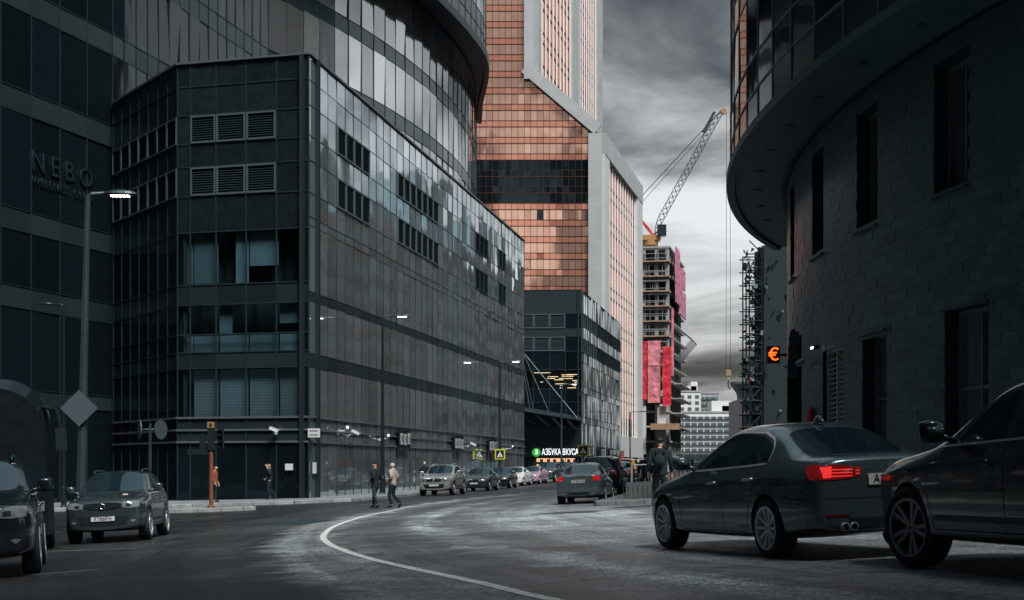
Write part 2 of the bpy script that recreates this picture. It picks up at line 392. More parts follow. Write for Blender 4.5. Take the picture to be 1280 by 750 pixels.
for k, poly in enumerate(([(2.9, 41.6), (4.6, 41.2), (5.3, 42.0), (4.4, 43.2), (3.2, 43.0)], [(.5, 38.6), (1.9, 37.9), (2.6, 38.8), (1.4, 39.9)], [(3.6, 34.4), (5.4, 33.6), (5.9, 35.0), (4.0, 36.0)], [(-7.2, 40.5), (-5.6, 39.5), (-5.2, 42.8), (-6.4, 43.6)])):
    s = MB(); c_ = (sum(p[0] for p in poly)/len(poly), sum(p[1] for p in poly)/len(poly)); rim_ = []
    for i, p in enumerate(poly):
        q = poly[(i+1) % len(poly)]
        for t_ in (0, .25, .5, .75): rim_.append((p[0]+(q[0]-p[0])*t_+rnd.uniform(-.12, .12), p[1]+(q[1]-p[1])*t_+rnd.uniform(-.15, .15)))
    vs_ = [(c_[0], c_[1], gz(*c_)+.004)]+[(p[0], p[1], gz(*p)+.004) for p in rim_]
    s.add(vs_, [(0, i+1, (i+1) % len(rim_)+1) for i in range(len(rim_))]); s.build('road_patch', 'road_tar', kind='structure')
def pavement(name, kerb, back, h=.14, stones=True, lim=200):
    """slab between a kerb path and a back path (same count), kerb stones as parts"""
    s = MB(); n = len(kerb); vs_ = []
    for a, b in zip(kerb, back):
        for k in range(4):
            x = a[0]+(b[0]-a[0])*k/3; y = a[1]+(b[1]-a[1])*k/3; vs_.append((x, y, gz(x, y)+h))
    s.add(vs_, [(4*i+k, 4*i+k+1, 4*i+k+5, 4*i+k+4) for i in range(n-1) for k in range(3)])
    o = s.build(name, 'paving', kind='structure')
    if stones:
        me = STONE; cnt = 0
        for a, b in zip(kerb[:-1], kerb[1:]):
            d = Vector(b)-Vector(a); l = d.length; m = max(1, round(l/1.0))
            for k in range(m):
                if cnt >= lim: break
                cnt += 1
                p = Vector(a)+d*((k+.5)/m); z = gz(p.x, p.y)
                sl_ = math.atan2(gz(*b)-gz(*a), l)
                q = link('kerb_stone', me, o)
                q.location = (p.x, p.y, z+h/2+.003+rnd.uniform(-.004, .004)); q.rotation_euler = (0, -sl_, math.atan2(d.y, d.x)); q.scale = (l/m-.02, 1, 1)
    return o
s = MB(); b_ = .012
prof = [(-.09, -.10), (.09, -.10), (.09, .06), (.075, .075), (-.075, .075), (-.09, .06)]
s.prism(prof, -.5, .5, M=Matrix(((0, 0, 1, 0), (1, 0, 0, 0), (0, 1, 0, 0), (0, 0, 0, 1))))
STONE = s.mesh('kerb_stone', 'kerb_stone')
kerbL = [(-40, 63), (-30, 63.5), (-22, 64), (-14.5, 64.6), (-10, 65.2), (-7.6, 67), (-6.3, 71), (-5.3, 77), (-3.7, 89), (-2.5, 98), (-1.3, 108), (.1, 116), (1.9, 124), (5.2, 140), (7.6, 155), (10.5, 170), (16, 195), (24, 225)]
backL = [(-40, 85), (-30, 85), (-24, 85), (-18, 78), (-11, 75), (-10.5, 75), (-9.8, 76), (-9, 79), (-6.6, 90), (-5, 99), (-3, 109), (-1.5, 117), (0, 126), (1, 142), (2, 165), (8, 172), (13, 198), (20, 228)]
pavement('pavement', kerbL, backL)
pavement('traffic_island', [(-17.5, 57.5), (-13.6, 57.6), (-10.9, 57.6), (-10.55, 58.1), (-10.9, 58.9), (-13.6, 59.1), (-17.5, 59.2)], [(-17.5, 58.3), (-13.6, 58.35), (-11, 58.3), (-11, 58.3), (-11, 58.35), (-13.6, 58.4), (-17.5, 58.4)])
pavement('corner_pavement', [(12, 44.6), (6, 45.0), (3.3, 45.1), (2.8, 45.4), (2.75, 46.2), (3.4, 50), (4.8, 58.5), (6.6, 69), (9.5, 85), (13, 105)], [(12.5, 50), (11.6, 50), (11.4, 50), (11.4, 50.2), (11.4, 50.6), (11.5, 52), (12, 59), (13, 69.5), (17, 86), (22, 106)])

# ------------------------------------------------------------------ facades
UNIT = {}
def unit(shape, m):
    k = (shape, m)
    if k in UNIT: return UNIT[k]
    s = MB()
    if shape == 'pane': s.box((0, 0, 0), (1, 1, 1)); me = s.mesh('pane', m)
    elif shape == 'louvre':
        s.box((0, .3, 0), (1, .2, 1), mi=0)
        for e_ in (-1, 1): s.box((e_*.475, 0, 0), (.05, 1, 1), mi=1); s.box((0, 0, e_*.47), (.9, 1, .06), mi=1)
        for k_ in range(11):
            z = -.42+k_*.084
            s.add([(-.45, .2, z+.035), (.45, .2, z+.035), (.45, -.3, z-.02), (-.45, -.3, z-.02), (-.45, .2, z+.05), (.45, .2, z+.05), (.45, -.3, z-.005), (-.45, -.3, z-.005)], [(0, 1, 2, 3), (7, 6, 5, 4), (3, 2, 6, 7), (0, 3, 7, 4), (2, 1, 5, 6)], 0)
        me = s.mesh('louvre', [m, 'louvre_frame'])
    elif shape == 'blind':
        n = 16
        for k_ in range(n):
            z = -.5+(k_+.5)/n
            s.add([(-.5, .5, z-.48/n), (.5, .5, z-.48/n), (.5, -.5, z+.44/n), (-.5, -.5, z+.44/n)], [(0, 1, 2, 3)])
        me = s.mesh('blind', m)
    UNIT[k] = me; return me
def facade(parent, cols, rows, what, mul='mullion', mw=.05, jit=.004, gap=.03, thick=.05, wall_in=.25, objcols=None, wall='wall_dark', seed=1, wall_top=None, mdepth=.07):
    """cols: list of (p,q) plan segments, rows: heights; what(c,r)->(shape, material) or None. Panes are parts, far columns one joined part."""
    rg = random.Random(seed); far = {}; mu_ = MB(); wl = MB()
    n = len(cols)
    for c, (p, q) in enumerate(cols):
        M, l = frame(p, q)
        z0, z1 = rows[0], rows[-1] if wall_top is None else wall_top
        wl.box((l/2, wall_in+.1, (z0+z1)/2), (l+.3, .2, z1-z0-.02), M)
        mu_.box((0, -.01, (z0+rows[-1])/2), (mw, mdepth, rows[-1]-z0), M)
        if c == n-1: mu_.box((l, -.01, (z0+rows[-1])/2), (mw*1.01, mdepth, rows[-1]-z0-.01), M)
        for z in rows: mu_.box((l/2, -.008, z), (l-mw*.9, mdepth*.9, mw), M)
        for r in range(len(rows)-1):
            w_ = what(c, r)
            if not w_: continue
            h = rows[r+1]-rows[r]; cz = (rows[r]+rows[r+1])/2
            j_ = jit(c) if callable(jit) else jit
            T = M @ Matrix.Translation((l/2, .02, cz)) @ Matrix.Rotation(rg.gauss(0, j_), 4, 'X') @ Matrix.Rotation(rg.gauss(0, j_), 4, 'Z')
            sc = Matrix.Diagonal((l-mw-gap*.2, thick if w_[0] == 'pane' else .22, h-mw-gap*.2, 1))
            if objcols is None or c < objcols:
                name = {'pane': 'pane', 'louvre': 'louvre_panel'}[w_[0]]
                link(name, unit(*w_), parent, M=T @ sc)
                if w_[1] == 'glass_clear':
                    pass
            else:
                if w_[0] == 'louvre':
                    f = far.setdefault('louvre', MB()); me = unit('louvre', w_[1]); TT = T @ sc
                    f.add([TT @ v.co for v in me.vertices], [tuple(pp.vertices) for pp in me.polygons])
                else: far.setdefault(w_[1], MB()).box((0, 0, 0), (1, 1, 1), T @ sc)
    wl.build('wall', wall, parent); mu_.build('mullion_grid', mul, parent, kind='stuff')
    for m, f in far.items(): f.build('far_panes' if m != 'louvre' else 'far_louvres', m, parent, kind='stuff')
def split(p, q, n): return [((p[0]+(q[0]-p[0])*i/n, p[1]+(q[1]-p[1])*i/n), (p[0]+(q[0]-p[0])*(i+1)/n, p[1]+(q[1]-p[1])*(i+1)/n)) for i in range(n)]
def roof(parent, poly, z, m='wall_dark', h=.3, name='roof'):
    s = MB(); s.prism(poly, z-h, z); return s.build(name, m, parent)

# ---- black glass podium on the left
Z = 1.5
pod = thing('glass_office_building', 'black glass office block with a sharp corner and long mirrored side along the parked cars', 'building', (-10, 70, 0))
pod.matrix_world = Matrix.Identity(4)
A, B_, D_, E_ = (-22.3, 79.6), (-16.9, 71.9), (-10, 70), (1.08, 127.7)
rowsL = [Z+v for v in (-2.0, 1.3, 2.52, 5.0, 5.67, 8.27, 8.72, 11.97, 12.4, 13.6, 15.2, 16.4, 17.9, 19.13, 20.35)]
def whatL(c, r):
    lv = (3 <= c < 7) or (11 <= c < 18) or (26 <= c < 29) or (32 <= c < 34)
    if lv and r in (9, 11): return ('louvre', 'louvre')
    if r in (3, 5): return ('pane', 'glass_spandrel')
    return ('pane', 'glass_long')
facade(pod, split(D_, E_, 40), rowsL, whatL, seed=3, jit=lambda c: .005 if c < 9 else .007 if c < 20 else .012, objcols=20, mul='black_plastic', mw=.025, mdepth=.03)
rowsF = [Z+v for v in (-2.0, 1.3, 1.9, 2.52, 5.0, 5.8, 6.7, 8.2, 9.2, 11.85, 13.65, 15.15, 16.3, 17.75, 19.2, 20.35)]
colsF = []
fr = [0, .10, .30, .53, .76, .965, 1]
FM, FL = frame(B_, D_)
for a, b in zip(fr[:-1], fr[1:]): colsF.append(((FM @ Vector((a*FL, 0, 0)))[:2], (FM @ Vector((b*FL, 0, 0)))[:2]))
def whatF(c, r):
    if r in (10, 12) and 1 <= c <= 3: return ('louvre', 'louvre')
    if r in (8, 6, 3, 5) and c < 5: return ('pane', 'glass_clear')
    if r in (4, 7): return ('pane', 'glass_spandrel')
    if r == 0: return ('pane', 'glass_dark')
    return ('pane', 'glass_spandrel') if r in (1, 2) else ('pane', 'stone_panel' if r >= 9 else 'glass_dark')
facade(pod, colsF, rowsF, whatF, seed=5, jit=.004, wall_in=.9, mw=.06)
rb = random.Random(4)
for c, (p, q) in enumerate(colsF[:5]):             # roller blinds behind the clear windows
    M, l = frame(p, q)
    def blind(z0, z1, kind='blind', x0=0, x1=1):
        link('window_blind', unit('blind' if kind == 'blind' else 'pane', 'blind' if kind == 'blind' else 'curtain'), pod, M=M @ Matrix.Translation(((x0+x1)/2*l, .32, (z0+z1)/2)) @ Matrix.Diagonal(((x1-x0)*l*.94, .04, z1-z0, 1)))
    if c > 0: blind(rowsF[3]+.06, rowsF[4]-.06)
    if c in (0, 1, 3): blind(rowsF[8]+(.1 if c < 3 else .9), rowsF[9]-.06, 'flat')
    if c == 2: blind(rowsF[8]+.05, rowsF[9]-.06, 'flat', .55, 1)
    if c == 4: blind(rowsF[6]+.5, rowsF[7]-.06, 'flat', 0, .8)
    blind(rowsF[5]+.03, rowsF[6]-.04, 'flat')
    if c in (0, 2): blind(rowsF[6]+.05, rowsF[7]-.06, 'flat', .0, .45)
def whatG(c, r):
    if r in (10, 12): return ('louvre', 'louvre')
    if r in (4, 7): return ('pane', 'glass_spandrel')
    return ('pane', 'stone_panel' if r >= 9 else 'glass_dark')
facade(pod, split(A, B_, 7), rowsF, whatG, seed=6, jit=.006)
roof(pod, [D_, (E_[0]-.3, E_[1]), (-30, 136), (-34, 90), A, B_], Z+20.3)
s = MB()                                              # parapet cap and end walls
for p, q in ((A, B_), (B_, D_), (D_, E_)):
    M, l = frame(p, q); s.box((l/2, .12, Z+20.39), (l+.1, .5, .1), M)
s.build('parapet_cap', 'mullion_light', pod)
s = MB(); M, l = frame(E_, (-30, 140)); s.box((l/2, .15, 10), (l, .3, 24), M); s.build('end_wall', 'white_cladding', pod)
s = MB()
for z in (Z+1.3, Z+1.9, Z+2.52):
    for p, q in ((A, B_), (B_, D_), (D_, E_)):
        M, l = frame(p, q); s.box((l/2, -.05, z), (l, .1, .10), M)
s.build('ledge', 'mullion_light', pod)
# notices and fittings of the long side
LM, LL = frame(D_, E_)
def on_long(x, z, y=-.09): return LM @ Matrix.Translation((x, y, Z+z))
def board(name, x, z, w, h, m='plate_white', M0=None, lines=0):
    s = MB(); s.box((0, 0, 0), (w, .06, h)); o = s.build(name, m, None); o.matrix_world = (M0 or LM) @ Matrix.Translation((x, -.11, Z+z))
    if lines:
        k = MB()
        for i in range(lines): k.box((0, -.034, h*(.22-.44*i/(max(lines-1, 1)))), (w*.72, .006, h*.09))
        k.build('lettering', 'ink', o)
    return o
tag(board('wall_plate', FL+.32, 1.72, .62, .44, M0=FM, lines=2), 'white plate with two dark lines on the corner of the black glass block', 'sign')
tag(board('door_notice', .55, -.0, .42, .55, M0=LM), 'small white notice on the mirrored shopfront next to the corner', 'notice')
tag(board('window_notice', 6.15, .05, .40, .32, M0=FM), 'white paper notice stuck on the dark shop window beside the phoning man', 'notice')
for x, w_, lb in ((16.9, 2.6, 'hanging board of three white panels above the shopfront behind the two walkers'), (31.5, 2.8, 'hanging board of three white panels above the parked dark saloon'), (43.5, 3.0, 'hanging board of three white panels above the white hatchback')):
    t = thing('hanging_board', lb, 'sign', M=LM @ Matrix.Translation((x, -.35, Z+1.75)))
    for k in range(3):
        s = MB(); s.box(((k-1)*w_*.33, 0, rnd.uniform(-.05, .05)), (w_*.17, .05, .68)); p = s.build('panel', 'board_grey', t)
        s = MB(); s.box(((k-1)*w_*.33, -.03, 0), (w_*.06, .01, .36)); s.build('mark', 'ink', p)
    s = MB(); s.box((0, .15, .45), (w_, .3, .05)); s.box((0, .06, 0), (w_*1.02, .05, 1.1)); s.build('bracket', 'metal_dark', t)
def cctv(M, lb, flip=1):
    t = thing('security_camera', lb, 'camera', M=M @ Matrix.Scale(.72, 4))
    s = MB(); s.tube([(0, .1, 0), (0, -.3, .05), (flip*.1, -.5, .1)], .035); s.box((0, .08, 0), (.2, .06, .25)); s.build('bracket', 'plate_white', t)
    s = MB(); Q = Matrix.Translation((flip*.1, -.5, .2)) @ Matrix.Rotation(flip*R(35), 4, 'Z') @ Matrix.Rotation(R(20), 4, 'Y')
    s.box((0, 0, 0), (.62, .2, .2), Q); s.box((.05, 0, .11), (.7, .24, .03), Q); s.build('housing', 'plate_white', t)
    s = MB(); s.box((.312, 0, 0), (.01, .14, .14), Q); s.build('lens', 'ink', t)
cctv(on_long(4.6, 1.9), 'white security camera on a long arm by the corner plate', 1)
cctv(on_long(6.3, 1.75), 'white security camera angled upward beside the long-armed camera', -1)
cctv(on_long(12.4, 1.65), 'small white security camera behind the thin lamp post', 1)
cctv(on_long(35.5, 1.6), 'white security camera above the row between hanging boards', -1)
cctv(on_long(50.5, 1.6), 'white security camera near the far end of the mirrored side', 1)
cctv(FM @ Matrix.Translation((5.4, -.09, Z+1.75)), 'white dome-topped security camera above the phoning man', 1)

# ---- curved tower behind it
tw = thing('curved_glass_tower', 'huge curved glass tower with overhanging upper storeys behind the black glass block', 'building')
RC, RR = Vector((-121.9, 155)), 118.0
def oh(th): t_ = max(0, min(1, (th+1)/11)); return .3+2.3*t_*t_*(3-2*t_)
def arc(r, th): return (RC.x+r*math.cos(R(th)), RC.y-r*math.sin(R(th)))
P0 = (-36.5, 38); P1 = arc(RR, 27.5)
PB = (-22.45, 79.9)
straight = split((-27.6, 63.6), PB, 7)+split(PB, P1, 16)
rowsT = [Z+v for v in (-2, 3.2, 4.0, 8.1, 9.2, 12.0, 13.1, 18.0, 19.2, 23.2, 24.4, 28.4, 29.6, 33.6, 34.8, 38.8)]
def whatT(c, r): return ('pane', 'band_grey' if r % 2 == 1 else 'glass_dark')
facade(tw, straight[:7], rowsT, whatT, seed=11, jit=.006, mw=.04)
facade(tw, straight[7:], rowsT[6:], lambda c, r: ('pane', 'band_grey' if r % 2 == 1 else 'glass_dark'), seed=12, jit=.010, mw=.04, objcols=16)
low = [(arc(RR, a), arc(RR, a-1.05)) for a in [27.5-1.05*i for i in range(28)]]
rowsM = [Z+v for v in (18.0, 19.2, 23.2, 24.4, 28.4, 29.6, 33.6, 34.8, 39.6)]
facade(tw, low, rowsM, lambda c, r: ('pane', 'glass_spandrel' if r % 2 == 0 else 'glass_tower'), seed=13, jit=.011, mw=.05, objcols=26, mul='mullion')
up = [(arc(RR+oh(a), a), arc(RR+oh(a-1.05), a-1.05)) for a in [30.5-1.05*i for i in range(32)]]
rowsU = [Z+v for v in (39.9, 41.6, 43.2, 47.2, 48.4, 52.4, 53.6, 57.6, 58.8, 62.8, 64)]
facade(tw, up, rowsU, lambda c, r: ('pane', 'glass_spandrel' if r % 2 == 1 or r == 0 else 'glass_tower'), seed=14, jit=.009, mw=.05, objcols=30)
s = MB(); vs_ = []
angs = [31-1.05*i for i in range(34)]
for a in angs:
    for r, z in ((RR-.5, 39.5), (RR+oh(a)*.26, 39.5), (RR+oh(a)*.29, 39.75), (RR+oh(a)-.2, 39.75), (RR+oh(a)-.15, 39.35), (RR+oh(a)+.35, 39.35), (RR+oh(a)+.4, 40.05), (RR+oh(a)-.1, 40.1)): vs_.append((*arc(r, a), Z+z))
k = 8
s.add(vs_, [(i*k+j, i*k+j+1, (i+1)*k+j+1, (i+1)*k+j) for i in range(len(angs)-1) for j in range(k-1)])
s.build('overhang_rim', 'metal_dark', tw)
s = MB(); s.prism([(-27, 64), PB, P1, arc(RR-.5, 14), arc(RR-.5, 0), (-60, 190), (-75, 66)], Z+62, Z+63); s.build('roof', 'wall_dark', tw)
s = MB(); Mq, lq = frame((-75, 66), (-27.6, 63.6)); s.box((lq/2, .3, 32), (lq, .5, 64), Mq); s.build('side_wall', 'wall_dark', tw)
NM, NL = frame((-27.6, 63.6), PB)
for txt, sz, z, sp in (('NEBO', 1.5, 15.75, 1.5), ('WELLNESS CLUB', .60, 14.75, 1.12)):
    me = text_mesh(txt, sz, .015, 'sign_dim', spacing=sp); xs_ = [v.co.x for v in me.vertices]; kx = 5.3/(max(xs_)-min(xs_))
    for lt in loose(me): link('letter', lt, tw, M=NM @ Matrix.Translation((NL*.725, -.08, Z+z)) @ TXT @ Matrix.Diagonal((kx, 1, 1, 1)))
# ---- twin block with the food shop
tb = thing('food_shop_building', 'dark glass block with lit shop sign, slanted canopy and glowing window', 'building')
TA, TB_, TC = (-12, 163.5), (7.9, 162), (15.2, 200)
rowsW = [Z+v for v in (-2.2, 1.2, 4.8, 7.5, 9.0, 11.2, 13.3, 15.0, 15.9, 17.6, 20.3)]
def whatW(c, r):
    if r in (7-1, 9-1) and c >= 4: return ('louvre', 'louvre_frame')
    if r in (3, 4): return ('pane', 'glass_clear')
    return ('pane', 'glass_dark')
facade(tb, split(TA, TB_, 11), rowsW, lambda c, r: (('louvre', 'metal_grey') if (r in (6, 8) and c >= 4 and c < 10) else ('pane', 'glass_clear') if r in (4,) else ('pane', 'wall_dark') if r in (1, 9, 7) else None if (r == 0 and 8 <= c <= 10) else ('pane', 'glass_dark')), seed=21, wall_in=1.6, mw=.07)
rowsX = [Z+v for v in (-2.2, 1.4, 2.6, 5.1, 5.9, 8.6, 9.4, 12.1, 13.3, 14.9, 16.2, 17.8, 20.3)]
facade(tb, split(TB_, TC, 24), rowsX, lambda c, r: ('louvre', 'louvre') if r in (8, 10) else ('pane', 'glass_long'), seed=22, jit=.012, mw=.05, objcols=8)
roof(tb, [TB_, TC, (-10, 206), TA], Z+20.25)
WM, WL = frame(TA, TB_)
rg = random.Random(3)
for k in range(26):
    z = Z+9.2+(k % 9)*.22+rg.uniform(-.05, .05); x0 = 14.3+rg.random()*4.2; x1 = min(19.7, x0+rg.uniform(.4, 2.2)); x0 += max(0, 1.0-(k % 9)*.12)
    s = MB(); s.box(((x0+x1)/2, .8+.05*k, z), (max(.3, x1-x0), .08, .07), WM); s.build('ceiling_light', 'glow_warm', tb)
s = MB()
s.prism([(12.6, -3.6), (19.9, -2.4), (19.9, 0), (12.6, 0)], 0, .5)
for i, v in enumerate(s.v):
    x, y, z = v; s.v[i] = tuple(WM @ Vector((x, y-.1, Z+6.75-(x-11.2)*.165+z*.9)))
s.build('canopy', 'metal_grey', tb)
for k in range(4):
    s = MB(); x = 13.4+k*1.7
    pts = [WM @ Vector((x+t*1.4, -3.2+1.2*t, Z+6.6-(x-11.2)*.165-1.1*math.sin(t*1.5)-.1)) for t in (0, .3, .6, 1)]
    s.tube(pts, .12, 6); s.build('canopy_bracket', 'metal_dark', tb)
for x0, z0, x1 in ((13.1, 13.2, 14.7), (13.3, 13.2, 16.5), (13.5, 13.0, 19.6), (13.0, 13.2, 14.3)):
    s = MB(); s.tube([WM @ Vector((x0, -.1, Z+z0)), WM @ Vector((x1, -3.0, Z+6.95-(x1-11.2)*.165))], .06, 5); s.build('stay_cable', 'metal_grey', tb)
s = MB(); s.box((16.5, -.16, Z+3.0), (6.7, .12, 3.5), WM); s.build('fascia', 'black_sign', tb)
for wd, xc, wt in (('АЗБУКА', 16.55, 2.15), ('ВКУСА', 18.72, 1.75)):
    me = text_mesh(wd, .98, .05, 'text_lit'); xs_ = [v.co.x for v in me.vertices]
    for lt in loose(me): link('letter', lt, tb, M=WM @ Matrix.Translation((xc, -.3, Z+1.78)) @ TXT @ Matrix.Diagonal((wt/(max(xs_)-min(xs_)), 1, 1, 1)))
s = MB(); s.lathe([(0.01, 0), (.5, 0), (.5, .12), (.01, .12)], 24, M=WM @ Matrix.Translation((14.85, -.3, Z+1.78)) @ TXT); s.build('emblem', 'green_sign', tb)
me = text_mesh('З', .7, .03, 'text_lit'); link('emblem_mark', me, tb, M=WM @ Matrix.Translation((14.85, -.45, Z+1.78)) @ TXT)
s = MB(); s.box((17.0, .9, Z-.6), (4.4, .1, 3.4), WM); s.build('shop_interior', 'glow_shop', tb)
for x in (14.6, 15.4, 16.2, 16.9, 17.8, 18.5, 19.2):
    s = MB(); s.box((x, .2, Z-.7), (.35, .3, 3.4), WM); s.build('shop_post', 'wall_dark', tb)
s = MB(); s.box((17.0, .15, Z+.55), (5.0, .3, .28), WM); s.build('door_head', 'wall_dark', tb)
XM, XL = frame(TB_, TC)
for x in (3.5, 16.5, 27):
    t = thing('hanging_board', {3.5: 'white lettered board on the mirrored side next to the food shop corner', 16.5: 'white lettered board halfway along the food shop side wall', 27: 'white lettered board near the copper tower end of the side wall'}[x], 'sign', M=XM @ Matrix.Translation((x, -.3, Z+1.9)))
    for k in range(3):
        s = MB(); s.box(((k-1)*1.5, 0, 0), (.8, .06, .9)); p = s.build('panel', 'board_grey', t)
        s = MB(); s.box(((k-1)*1.5, -.04, 0), (.4, .01, .6)); s.build('mark', 'ink', p)
    s = MB(); s.box((0, .12, .0), (4.6, .12, 1.3)); s.build('bracket', 'metal_dark', t)

# ---- copper coloured tower
ct = thing('copper_glass_tower', 'tall tower of copper mirrored glass with pale grey frame and white fins', 'building')
DY = 215.0
def px(x, d=DY): return (x-640)/1778*d
def pz(y, d=DY): return Z+(585-y)/1778*d
X0, XA, XB, XC, XD = px(560), px(655), px(667), px(735), px(752)
zt = pz(-160); 
cells = {}; mul = MB(); rg = random.Random(8)
NX = 22; wx = (XC-X0)/NX
zr = [-1.0]; 
while zr[-1] < zt: zr.append(zr[-1]+(1.55 if len(zr) % 2 else .95))
def front_ok(x, z):
    if z > pz(92): return x < XA-.1
    return x < XC+.3
def diag(x): return pz(92)-(x-XA)*(pz(92)-pz(163))/(px(742)-XA)
zb0, zb1 = pz(252), pz(205)
for i in range(NX):
    xa, xb = X0+i*wx, X0+(i+1)*wx
    for a, b in zip(zr[:-1], zr[1:]):
        xm = (xa+xb)/2
        top = zt if xm < XA else diag(xm)-.3
        if a >= top-.4: continue
        b2 = min(b, top)
        m = 'glass_dark' if zb0 < (a+b)/2 < zb1 else ('copper_deep' if b-a < 1.2 else 'copper_glass')
        if m == 'copper_glass' and i == 14 and pz(278) < a < pz(258): m = 'glass_dark'
        T = Matrix.Translation((xm, DY+.02, (a+b2)/2)) @ Matrix.Rotation(rg.gauss(0, .006), 4, 'X') @ Matrix.Rotation(rg.gauss(0, .006), 4, 'Z') @ Matrix.Diagonal((wx-.03, .05, b2-a-.03, 1))
        cells.setdefault(m, MB()).box((0, 0, 0), (1, 1, 1), T)
for m, f in cells.items(): f.build({'copper_glass': 'mirror_panes', 'copper_deep': 'spandrel_panes'}.get(m, 'dark_panes'), m, ct, kind='stuff')
for i in range(NX+1):
    x = X0+i*wx; top = zt if x < XA else diag(x)-.3
    mul.box((x, DY-.0, top/2), (.065, .08, top), mi=0)
for k_, z in enumerate(zr):
    xr = XC if z < diag(XC) else (XA+(pz(92)-z)*(px(742)-XA)/(pz(92)-pz(163)) if z < pz(92) else XA)
    mul.box(((X0+xr)/2, DY-.025, z), (xr-X0, .07, .12 if k_ % 2 else .08))
mul.build('mullion_grid', 'copper_mullion', ct, kind='stuff')
s = MB(); s.box(((X0+XA)/2, DY+12, zt/2), (XA-X0, 22, zt)); s.build('core', 'wall_dark', ct)
# lower wing body with sloped top
s = MB(); Q = Matrix(((1, 0, 0, 0), (0, 0, -1, DY+40), (0, 1, 0, 0), (0, 0, 0, 1)))
s.prism([(XA, -1), (XD-.3, -1), (XD-.3, diag(px(742))-.4), (XA, diag(XA)-.4)], 0, 39.5, M=Q); s.build('wing_body', 'wall_dark', ct)
def bar(name, pts, w, d, m='grey_frame', y=DY-.35):
    """flat frame member along pts in the front plane"""
    for a, b in zip(pts[:-1], pts[1:]):
        A_, B2 = Vector((a[0], 0, a[1])), Vector((b[0], 0, b[1])); dd = (B2-A_); l = dd.length; an = math.atan2(dd.z, dd.x)
        s = MB(); s.box((l/2, 0, 0), (l, d, w), Matrix.Translation((a[0], y, a[1])) @ Matrix.Rotation(-an, 4, 'Y')); s.build(name, m, ct)
bar('frame_post', [((XA+XB)/2, pz(92)-1), ((XA+XB)/2, zt)], XB-XA, 1.0)
bar('frame_post', [((XC+XD)/2, -1), ((XC+XD)/2, pz(168))], XD-XC, 1.02)
bar('sloping_frame', [((XA+XB)/2-.6, pz(86)), ((XC+XD)/2+.4, pz(163))], 1.75, .96)
# upper side face with fins
DS = (.23, 1.0)
def side(x0, d): return (x0+DS[0]*d, DY+DS[1]*d)
def fins(name, x0, d0, d1, n, z0, z1f, dz=2.4):
    M, l = frame(side(x0, d0), side(x0, d1))
    z1 = z1f
    s = MB(); s.box((l/2, .1, (z0+z1)/2), (l, .12, z1-z0), M); s.build('side_glass', 'copper_pale', ct)
    step = l/n
    me = MB(); me.box((0, 0, 0), (.5, .13, 1)); me = me.mesh(name, 'fin_white')
    for i in range(n+1): link(name, me, ct, M=M @ Matrix.Translation((i*step, -.12, (z0+z1)/2)) @ Matrix.Diagonal((1 if i % 4 else 1.0, 1, z1-z0, 1)))
    mu_ = MB(); z = z0+1; k = 0
    while z < z1:
        mu_.box((l/2, .02, z), (l, .10, .34), M); z += 3.6 if k % 2 else 1.6; k += 1
    mu_.build('floor_lines', 'copper_mullion', ct, kind='stuff')
fins('white_fin', XB+.1, 2.2, 28, 9, pz(175), zt)
fins('white_fin', XB+.1, 35, 53, 8, pz(175), zt)
for d0, d1 in ((0, 2.2), (28.2, 34.8), (53.2, 59)):
    M, l = frame(side(XB+.1, d0), side(XB+.1, d1)); s = MB(); zq = pz(97) if d0 == 0 else pz(180); s.box((l/2, 0, (zq+zt)/2), (l, 1.1, zt-zq), M); s.build('side_pier', 'grey_frame', ct)
zl = pz(168)
fins('white_fin', XD, 4.2, 34, 11, pz(545), zl-3.2)
for d0, d1 in ((0, 4.2), (34.4, 41)):
    M, l = frame(side(XD, d0), side(XD, d1)); s = MB(); s.box((l/2, 0, zl/2-.5), (l, 1.1, zl+.5), M); s.build('side_pier', 'white_cladding', ct)
M, l = frame(side(XD, 0), side(XD, 41)); s = MB(); s.box((l/2, -.03, zl-1.4), (l, 1.2, 3.2), M); s.build('side_cornice', 'grey_frame', ct)
s = MB(); s.box((l/2, -.05, pz(556)), (l*.97, 1.2, 3.4), M); s.build('base_band', 'white_cladding', ct)
me = MB(); me.box((0, 0, 0), (.9, .1, 3.4)); me = me.mesh('slot', 'wall_dark')
for i in range(9): link('slot', me, ct, M=M @ Matrix.Translation((6+i*3.3, .0, pz(530))))
s = MB(); s.box((l*.3, -.5, pz(572)), (12, .3, 2.4), M); s.build('shop_banner', 'red_panel', ct)
s = MB(); s.box((l/2, .5, 1), (l, .3, 6), M); s.build('base_wall', 'wall_dark', ct)
for x in (5.5, 17, 28, 38):
    s = MB(); s.box((x, -.1, 1.5), (1.6, 1.0, 7), M); s.build('base_pier', 'white_cladding', ct)

# ---- building under construction
cb_ = thing('unfinished_building', 'unfinished concrete frame building with red and pink panels beside the copper tower', 'building')
F0, F1 = (20.0, 282), (30.9, 280)
F2 = (F1[0]+.21*29, F1[1]+29)
fh = 2.95; nf = 15
CM, CL = frame(F0, F1); SM, SL = frame(F1, F2)
for k in range(nf):
    z = 1.0+k*fh
    s = MB(); off = .5 if k > 8 else (1.0 if k > 4 else .2)
    e1 = (F1[0]+off*.5, F1[1]); e2 = (F2[0]+off, F2[1])
    s.prism([F0, e1, e2, (22, 311)], z+fh-.35, z+fh); s.build('floor_slab', 'concrete', cb_)
s = MB()
s.prism([(22, 288), (28, 287), (32, 308), (24, 309)], -1, 44); s.build('core', 'concrete_dark', cb_)
colm = MB(); colm.box((0, 0, 0), (.7, .7, nf*fh)); colm = colm.mesh('column', 'concrete')
for u in (.35, .55, .78, .97): link('column', colm, cb_, M=CM @ Matrix.Translation((CL*u, .6, nf*fh/2+.8)))
